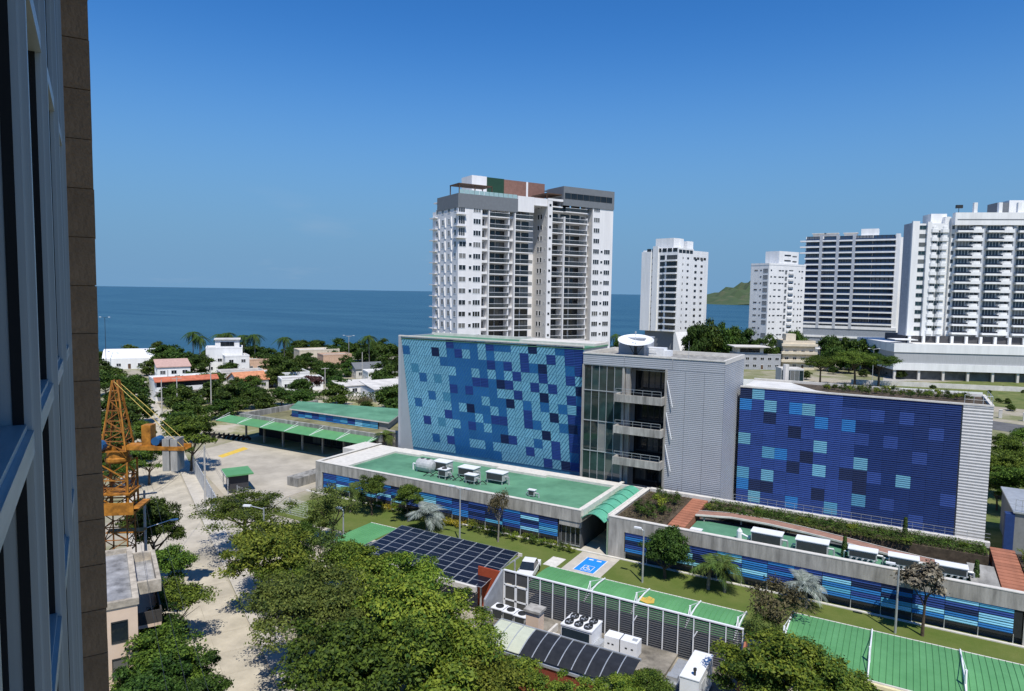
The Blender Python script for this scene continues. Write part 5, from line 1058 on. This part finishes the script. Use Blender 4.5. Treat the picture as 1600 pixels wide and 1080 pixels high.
def proto(key, npad, per, rx, rz, leaf, lm, hz, bark=BARK, pad=.30, flat=.55, fuzz=.10, r=.2, zmin=-.45, nv=3):
    for v in range(nv):
        P, N = crown_points(npad, per, rx, rz, pad, flat, fuzz, zmin)
        PROTO.setdefault(key, []).append((leaf_mesh('crown_'+key, P, N, leaf, lm), trunk_mesh(hz-rz*.45, r, rx, bark), hz))
# (pads, leaves per pad, crown half width, half height, leaf size, leaf material, crown centre height)
proto('broad', 46, 420, 4.2, 3.0, .23, LG, 4.6)
proto('mid', 42, 400, 4.0, 2.9, .23, LM, 4.4)
proto('acacia', 60, 380, 4.6, 2.0, .17, LO, 5.0, pad=.28, flat=.30, fuzz=.13)
proto('acacia_g', 54, 380, 4.6, 1.8, .17, LM, 5.0, pad=.28, flat=.26, fuzz=.12)
proto('yellow', 44, 400, 4.2, 2.5, .21, LY, 4.6, flat=.42)
proto('dark', 60, 420, 3.6, 3.2, .24, LD, 4.2, pad=.30)
proto('far', 34, 190, 4.2, 3.3, .50, LD, 3.0, pad=.36, fuzz=.2, zmin=-.8)
proto('farg', 34, 190, 4.2, 3.3, .50, leafmat('leaf_midfar', (.085, .14, .02), (.018, .046, .008)), 3.0, pad=.36, fuzz=.2, zmin=-.8)
proto('sparse', 34, 130, 3.4, 2.6, .20, LO, 4.3, pad=.26, fuzz=.2)
proto('brown', 26, 120, 3.0, 2.1, .24, LR, 3.9, bark=BARKL, pad=.26, flat=.9, fuzz=.22, nv=2)
proto('greyleaf', 26, 150, 1.9, 1.7, .30, leafmat('leaf_greybrown', (.26, .23, .17), (.10, .085, .06), .15), 4.1, pad=.34, flat=.9, r=.11, nv=1)
proto('purple', 30, 180, 4.0, 2.6, .45, leafmat('leaf_purple', (.11, .055, .045), (.04, .022, .02), .15), 4.0, nv=1)
proto('dense', 56, 420, 3.0, 3.0, .21, LD, 2.9, pad=.36, flat=.8, nv=1)
proto('shrub', 14, 90, 1.0, .7, .13, LD, .6, r=.04, nv=2)
proto('shrubg', 14, 90, 1.0, .7, .13, LG, .6, r=.04, nv=2)
proto('shruby', 14, 90, 1.0, .6, .13, LF, .55, r=.04, nv=2)
CNT = {}
def tree(kind, loc, s, label, group=None, sz=None, cat='tree', name=None):
    i = CNT.get(kind, 0); CNT[kind] = i+1; cm, tm, hz = PROTO[kind][i % len(PROTO[kind])]
    t = thing(name or ('tree' if cat == 'tree' else 'shrub'), label, cat, (loc[0], loc[1], 0 if len(loc) < 3 else loc[2]), (i*2.399) % 6.28, group, (s, s, sz or s))
    put('trunk', tm, t); put('crown', cm, t, (0, 0, hz)); return t
def T_(kind, x, y, zc, s, label, group=None, sz=None):
    """crown centre seen at pixel x,y, standing on flat ground with its centre at height zc*scale"""
    hz = PROTO[kind][0][2]*(sz or s); p = at(x, y, hz); return tree(kind, (p.x, p.y), s, label, group, sz)
# foreground park beside the street
T_('acacia_g', 382, 800, 0, 1.3, 'flat-topped feathery green acacia overhanging the street near the guard booth', sz=1.0)
T_('yellow', 412, 870, 0, 1.15, 'yellow-green tree around the pale street lamp')
T_('yellow', 450, 905, 0, .85, 'smaller yellow-green tree between the lamp and the dark acacia')
T_('sparse', 500, 862, 0, 1.0, 'sparse greyish tree behind the yellow-green trees')
T_('acacia_g', 445, 850, 0, 1.0, 'feathery green tree between the flat-topped acacia and the open small-leaved tree')
T_('mid', 540, 880, 0, .8, 'mid-green tree at the edge of the small flat green car port')
T_('acacia', 478, 945, 0, 1.2, 'large olive acacia reaching over the concrete street')
T_('acacia', 545, 965, 0, 1.05, 'olive acacia next to the bright green trees')
T_('mid', 522, 1052, 0, 1.15, 'green tree at the lower end of the park by the street')
T_('mid', 615, 1065, 0, 1.1, 'green tree at the foot of the bright park trees')
T_('broad', 585, 912, 0, .95, 'bright green tree touching the solar car port roof')
T_('broad', 640, 920, 0, .92, 'bright broadleaf tree in front of the solar car port')
T_('broad', 640, 980, 0, 1.2, 'tall bright broadleaf tree in the middle of the park')
T_('broad', 705, 985, 0, .92, 'bright green tree beside the grey sloping yard wall')
T_('yellow', 705, 1030, 0, .9, 'yellow-green tree below the grey sloping yard wall')
T_('broad', 690, 1050, 0, 1.1, 'bright green tree below the yellow-green one near the arched shed')
T_('broad', 808, 1072, 0, .7, 'bright green tree in front of the black arched shed')
T_('yellow', 740, 1090, 0, .9, 'yellow-green treetop just below the arched shed trees')
T_('broad', 905, 1098, 0, .6, 'small bright tree below the black arched shed')
T_('mid', 1012, 1078, 0, .5, 'small green tree growing in the yard beside the tall generator')
T_('broad', 968, 1090, 0, .5, 'small bright tree between the arched shed and the tall generator')
T_('broad', 1215, 1045, 0, 1.0, 'bright green tree right of the plant yard', sz=.9)
T_('broad', 1285, 1078, 0, .8, 'bright green tree below the long green car port')
T_('mid', 1170, 1070, 0, .7, 'green tree at the right wall of the plant yard')
T_('brown', 1212, 950, 0, .95, 'half-bare brownish tree between the two green car ports')
T_('sparse', 1195, 985, 0, .6, 'thin tree beside the red-brown panel of the louvred screen')
T_('sparse', 520, 795, 0, 1.05, 'open small-leaved tree standing before the left low wing')
T_('mid', 500, 815, 0, .6, 'small dense tree under the open small-leaved tree')
# left of the street
T_('dark', 240, 825, 0, .92, 'dense dark street tree beside the crane mast', sz=1.15)
T_('mid', 256, 893, 0, .8, 'green street tree beside the roof of the pink house')
T_('mid', 270, 950, 0, .76, 'layered green street tree by the beige garden wall')
T_('dark', 248, 1000, 0, .75, 'dark green street tree beside the upper windows of the pink house')
T_('mid', 256, 1050, 0, .88, 'green street tree beside the lower storeys of the pink house')
T_('dark', 305, 1080, 0, .7, 'dark street tree at the near end of the street')
T_('dark', 240, 1080, 0, .8, 'dark tree in the shade at the foot of the pink house')
for x, y, k, s in ((205, 722, 'mid', .8), (232, 720, 'mid', .85), (176, 735, 'mid', .8)): T_(k, x, y, 0, s, 'green tree behind the crane mast beside the street', 'trees behind the crane')
for x, y, k, s in ((200, 620, 'far', 1.0), (172, 640, 'farg', 1.0), (165, 600, 'farg', 1.0), (210, 605, 'far', .9), (190, 660, 'farg', .9), (222, 675, 'mid', .6), (160, 680, 'farg', .9), (215, 640, 'far', .9), (180, 700, 'farg', 1.0)): T_(k, x, y, 0, s*1.15, 'green tree on the left side of the street towards the sea', 'trees left of the far street')
for x, y, k, s in ((283, 607, 'farg', .95), (290, 628, 'far', 1.0), (288, 650, 'farg', .95), (298, 683, 'mid', 1.3), (268, 618, 'far', .75), (285, 668, 'farg', .95), (318, 668, 'far', .6), (310, 640, 'farg', .8)): T_(k, x, y, 0, s, 'leafy tree on the right side of the street before the courtyard', 'trees right of the far street')
# trees among the houses and along the shore
PLACED = []
def near_tree(k, p, s):
    n_ = min(LAND, key=lambda q: (q[0]-p.x)**2+(q[1]-p.y)**2); PLACED.append((p.x, p.y))
    tree(k, (p.x, p.y), s, ('dense dark green tree' if k == 'far' else 'mid-green leafy tree')+' close to the '+n_[2], 'trees among the seaside houses')
for x, y, k, s in ((205, 556, 'far', 1.1), (262, 557, 'far', 1.25), (285, 566, 'far', 1.3), (245, 562, 'far', .9), (310, 572, 'far', 1.1), (155, 560, 'far', 1.0), (335, 612, 'farg', .9), (320, 600, 'farg', .9), (360, 622, 'far', .9), (380, 615, 'farg', .8), (400, 622, 'far', .8), (300, 598, 'far', .9), (375, 548, 'farg', 1.1), (395, 555, 'farg', 1.1), (415, 562, 'far', 1.1), (432, 572, 'far', 1.1), (450, 582, 'far', 1.1), (465, 577, 'farg', 1.0), (480, 566, 'far', .9), (425, 590, 'farg', .9), (470, 545, 'far', 1.1), (500, 545, 'far', 1.0), (520, 555, 'farg', 1.0), (530, 545, 'far', 1.2), (560, 550, 'farg', 1.2), (575, 560, 'far', 1.2), (595, 548, 'far', 1.4), (615, 560, 'far', 1.4), (610, 585, 'far', 1.2), (545, 575, 'farg', .9), (600, 598, 'farg', .9), (515, 585, 'farg', .9), (530, 600, 'far', .8), (350, 556, 'far', .9), (180, 588, 'farg', .8), (440, 620, 'farg', .7), (415, 632, 'farg', .7), (345, 640, 'farg', .7), (370, 635, 'farg', .6), (160, 575, 'farg', .8), (395, 600, 'far', .7), (575, 640, 'farg', .6)):
    near_tree(k, at(x, y, 3.0*s*1.1), s*1.1)
rr = random.Random(21)
for i in range(150):
    x, y = rr.uniform(150, 622), rr.uniform(548, 652); p = at(x, y)
    pr_ = p.dot(ndv)
    if -1 < pr_ < 15 or (p.y < 126 and p.x > -121) or p.dot(rdv) < 150: continue
    if any((p.x-a)**2+(p.y-c)**2 < (d*.5+4.5)**2 for a, c, _, d in LAND): continue
    if any((p.x-a)**2+(p.y-c)**2 < 42 for a, c in PLACED): continue
    near_tree(rr.choice(['far', 'far', 'farg']), p, rr.uniform(.7, 1.0))
T_('purple', 488, 598, 0, .95, 'wide dark purplish-brown tree among the seaside houses'); T_('farg', 500, 578, 0, 1.0, 'green tree standing just behind the purplish-brown tree')
T_('brown', 570, 630, 0, .8, 'half-bare tree behind the green-roofed hall')
P = rng.random((2600, 3))*np.array([46, 2.2, 2.6]); N = rng.normal(size=P.shape)+np.array([0, -.3, 1]); N /= np.linalg.norm(N, axis=1)[:, None]
tag(put('hedge', leaf_mesh('hedge', P, N, .5, LD), None, (-150, 128, 0), R(20)), 'long clipped dark hedge along the lot behind the green-roofed hall', 'hedge')
# right side background
def TD(k, x, y, D, s, label, group):
    p = dep(x, y-9, D); tree(k, (p.x, p.y), s, label, group, sz=p.z/6.0)          # y is near the top of the crown
for x, y, k, s, D in ((1082, 524, 'far', 1.1, 292), (1094, 517, 'far', 1.5, 295), (1112, 514, 'farg', 1.5, 300), (1134, 516, 'far', 1.5, 300), (1153, 520, 'farg', 1.5, 300), (1168, 527, 'far', 1.3, 295), (1104, 530, 'far', 1.2, 304), (1130, 532, 'farg', 1.2, 306), (1155, 535, 'far', 1.2, 306), (1184, 541, 'far', 1.0, 306), (1205, 536, 'farg', 1.0, 285), (1243, 527, 'far', 1.0, 290), (964, 540, 'far', .9, 250), (985, 545, 'far', .9, 240)):
    TD(k, x, y, D, s, 'dense dark tree in the grove between the two slim white towers', 'grove between the slim towers')
for x, y, k, s, D in ((1298, 535, 'far', 1.3, 292), (1316, 538, 'far', 1.4, 285), (1335, 540, 'farg', 1.4, 282), (1352, 543, 'far', 1.4, 280), (1306, 552, 'far', 1.2, 275), (1328, 556, 'far', 1.3, 270), (1372, 552, 'far', 1.1, 270), (1268, 560, 'farg', .8, 285)):
    TD(k, x, y, D, s, 'dense dark tree in the park behind the red flags', 'park trees behind the flags')
for x, y in ((1302, 580), (1350, 584), (1395, 584), (1260, 588)):
    p = at(x, y, 1.2); tree('farg', (p.x, p.y), .5, 'low bushy tree along the park edge by the avenue', 'bushes along the park edge')
for x, y, s in ((1283, 568, 1.5), (1338, 563, 1.8), (1375, 566, 1.7)): T_('acacia_g', x, y, 0, s, 'spreading umbrella-crowned tree in the park by the avenue', 'umbrella trees in the park')
for x, y, s in ((1462, 578, .9), (1500, 584, .5), (1535, 583, .5), (1420, 584, .5), (1440, 586, .5), (1480, 586, .55), (1515, 586, .5), (1555, 587, .55), (1580, 587, .5), (1602, 587, .6), (1405, 585, .6)): T_('far', x, y, 0, s, 'round clipped tree in front of the pale podium', 'trees along the podium')
for x, y, s in ((1572, 700, .9), (1590, 715, 1.0), (1565, 735, 1.0), (1585, 760, 1.0), (1600, 690, .9), (1612, 740, 1.0), (1560, 765, .7)): T_('mid', x, y, 0, s, 'scrubby green tree in the rough ground past the white ribbed end wall', 'trees past the white end wall')
rr = random.Random(4)
for i in range(26):
    x, y = rr.uniform(1330, 1600), rr.uniform(606, 650); p = at(x, y); tree('farg', (p.x, p.y), rr.uniform(.12, .3), 'small scrub bush scattered over the rough field', 'bushes in the rough field', cat='shrub')
# lawn trees
tree('dense', (-20.5, 69.2), .86, 'dense round dark green tree on the lawn against the banded wall', sz=.95)
tree('greyleaf', (2.9, 69.3), 1.15, 'grey-brown leaved tree on the lawn before the right low wing')
t = tree('brown', (-40.9, 68.8), .5, 'nearly leafless dark tree on a pale trunk before the left low wing', sz=1.05)
tree('mid', (-54.6, 68.8), .6, 'small green tree by the wall beside the left silver palm', sz=.7)
tree('mid', (-60.2, 68.2), .62, 'small green tree near the left end of the low wing', sz=.75)
# palms
def frond_mesh(L, droop, wid, n, m, up=.5):
    b = MB(); pts_ = []
    for i in range(n+1):
        t = i/n; pts_.append(Vector((L*t*(1-.12*t), 0, up*L*t-droop*L*t*t)))
    for i in range(n):
        a, c = pts_[i], pts_[i+1]; b.tube(a, c, .03*(1-i/n)+.008, .03*(1-(i+1)/n)+.006, 3)
        t = (i+.5)/n; wl = wid*(math.sin(math.pi*(t*.88+.1))**.7); mid = a.lerp(c, .5); tip = (c-a)*.9
        for s_ in (-1, 1):
            e = mid+tip+Vector((0, s_*wl, -.35*wl)); b.quad(a, mid, e+(c-a)*.12, e)
            f_ = c+tip+Vector((0, s_*wl*.95, -.38*wl)); b.quad(mid, c, f_+(c-a)*.12, f_)
    return b.mesh('frond', m)
FR = {'coco': [frond_mesh(3.6, .95, .6, 11, LD, .6), frond_mesh(3.4, 1.3, .6, 11, LD, .35)],
      'garden': [frond_mesh(2.2, .9, .55, 10, LP, .75), frond_mesh(2.1, 1.1, .55, 10, LP, .5)],
      'silver': [frond_mesh(2.3, .7, .62, 10, LS, .75), frond_mesh(2.2, .95, .6, 10, LS, .4)]}
def palm(kind, loc, h, label, group=None, s=1.0, nf=18, rz=0):
    t = thing('palm_tree', label, 'palm', loc, rz, group); b = MB(); prev = Vector((0, 0, -.1)); bx_ = random.uniform(-.5, .5)
    for k in range(5):
        q = Vector((bx_*((k+1)/5)**2, 0, h*(k+1)/5)); b.tube(prev, q, .17*s, .15*s, 7); prev = q
    b.build('trunk', BARKL, t)
    for k in range(nf):
        f_ = put('frond', FR[kind][k % 2], t, (prev.x, prev.y, h-.05), 0, (s, s, s)); el = (k % 4)*.3-(.12 if kind != 'coco' else .45)+random.uniform(-.1, .1); f_.rotation_euler = (random.uniform(-.2, .2), -el, k*2.399)
    return t
for x, yt in ((301, 521), (344, 524), (356, 522), (381, 526), (398, 525), (444, 529), (577, 527), (312, 528)):
    D = 262 if x != 577 else 250; p = dep(x, yt, D); palm('coco', (p.x, p.y, 0), p.z, 'tall coconut palm standing against the sea', 'coconut palms along the shore', 1.15, 24)
for x, yt, D in ((962, 524, 270), (1118, 512, 320), (1150, 515, 320), (1205, 525, 290), (1245, 524, 290)): p = dep(x, yt, D); palm('coco', (p.x, p.y, 0), p.z, 'dark palm rising among the trees between the towers', 'palms between the white towers', 1.1, 14)
p = at(668, 828); palm('silver', (-50.6, 67.6, .05), 1.9, 'silvery blue fan palm beside the solar car port', nf=30, s=1.15)
palm('silver', (-6.7, 69.6, .05), 2.2, 'silvery palm before the right low wing next to the half-bare tree', nf=28, s=1.0)
palm('garden', (-15.9, 68.9, .05), 2.3, 'green palm on the lawn right of the dense round tree', nf=22, s=1.1); palm('garden', (-14.3, 69.1, .05), 2.6, 'taller green palm at the right of the lawn palm pair', nf=20, s=1.05); 
palm('garden', (-63.5, 67.6, .05), 3.0, 'green palm half hidden by the open small-leaved tree', nf=20, s=1.1)
palm('garden', (-77.2, 91.0, .05), 4.6, 'green palm between the depot and the grey office fin', nf=20, s=1.0)
# shrubs by the low wing
for i in range(26):
    x = -64+i*1.28+random.uniform(-.3, .3); k = 'shruby' if i in (9, 10, 11, 12, 13, 3, 4) else ('shrubg' if i % 3 else 'shrub')
    tree(k, (x, 70.55+random.uniform(-.3, .2), .05), random.uniform(.7, 1.0), 'yellow flowering shrub in the bed along the left low wing' if k == 'shruby' else 'clipped green shrub in the bed along the left low wing', 'shrubs along the low wing', cat='shrub')
for x, y, s in ((-25.4, 76, 1.2), (-24.4, 78.5, 1.3), (-23.2, 81, 1.2), (-25.2, 82, 1.1), (-23.0, 76.5, .9), (-24.5, 74.6, 1.2)): tree('shrub' if s != 1.3 else 'shrubg', (x, y, 4.4), s, 'dark mounded shrub in the roof garden bed left of the brick steps', 'shrubs in the square roof bed', cat='shrub')
for i in range(22): x = -19+i*1.28; tree('shrub' if i % 4 else 'shrubg', (x, 82.2+random.uniform(-1.0, 1.6), 4.45), random.uniform(.45, .8), 'low shrub in the roof garden strip behind the curved path', 'shrubs in the roof strip', cat='shrub', sz=.5)
for i in range(9): tree('shrubg', (12.0, 73.2+i*1.2, 4.4), .85, 'leafy shrub in the planter right of the far brick steps', 'shrubs by the far steps', cat='shrub')
for i in range(34): tree('shrub' if i % 3 else 'shrubg', (-8.5+(i % 17)*.98, 99.5+(i//17)*2.6+random.uniform(-1, 1), 17.62), random.uniform(.45, .75), 'wild shrub in the planter on the deep blue block roof', 'shrubs on the blue block roof', cat='shrub')
for x0, x1, y0, y1, zt, m_, nm in ((8.6, 36.5, 9.5, 10.4, .45, LD, 4200), (14, 36.5, 10.7, 11.5, .4, LM, 3600), (8.6, 36.5, 11.8, 12.8, .5, LD, 4600), (.8, 5.9, .9, 12.6, .3, LR, 2200), (9, 30, 9.0, 9.5, .25, LO, 2200)):
    P = rng.random((nm, 3))*np.array([x1-x0, y1-y0, zt])+np.array([x0, y0, 4.48]); P[:, 2] += .12*np.sin(P[:, 0]*2.3)*rng.random(nm); N = rng.normal(size=P.shape)*.6+np.array([0, -.2, 1]); N /= np.linalg.norm(N, axis=1)[:, None]
    struct(put('ground_cover', leaf_mesh('ground_cover', P, N, .17, m_), rw), 'stuff')
def cypress(loc, h, label):
    n = 900; zz = rng.random(n); a = rng.random(n)*6.28; rr_ = .34*np.sqrt(1-zz*.8)*(.7+.3*rng.random(n)); P = np.stack([rr_*np.cos(a), rr_*np.sin(a), zz*h+.15], 1); N = np.stack([np.cos(a), np.sin(a), .6+0*a], 1); N /= np.linalg.norm(N, axis=1)[:, None]
    t = thing('cypress_tree', label, 'tree', loc); MB().tube((0, 0, -.05), (0, 0, h*.8), .07, .03).build('trunk', BARK, t); put('crown', leaf_mesh('crown_cypress', P, N, .16, LD), t)
cypress((1.3, 82.3, 4.45), 2.3, 'narrow dark cypress in the roof strip against the deep blue block'); cypress((-4.0, 75.6, 3.74), 2.0, 'narrow dark conifer between roof yard condensers'); cypress((7.1, 75.2, 3.74), 2.0, 'narrow dark conifer at the end of the roof yard condensers')
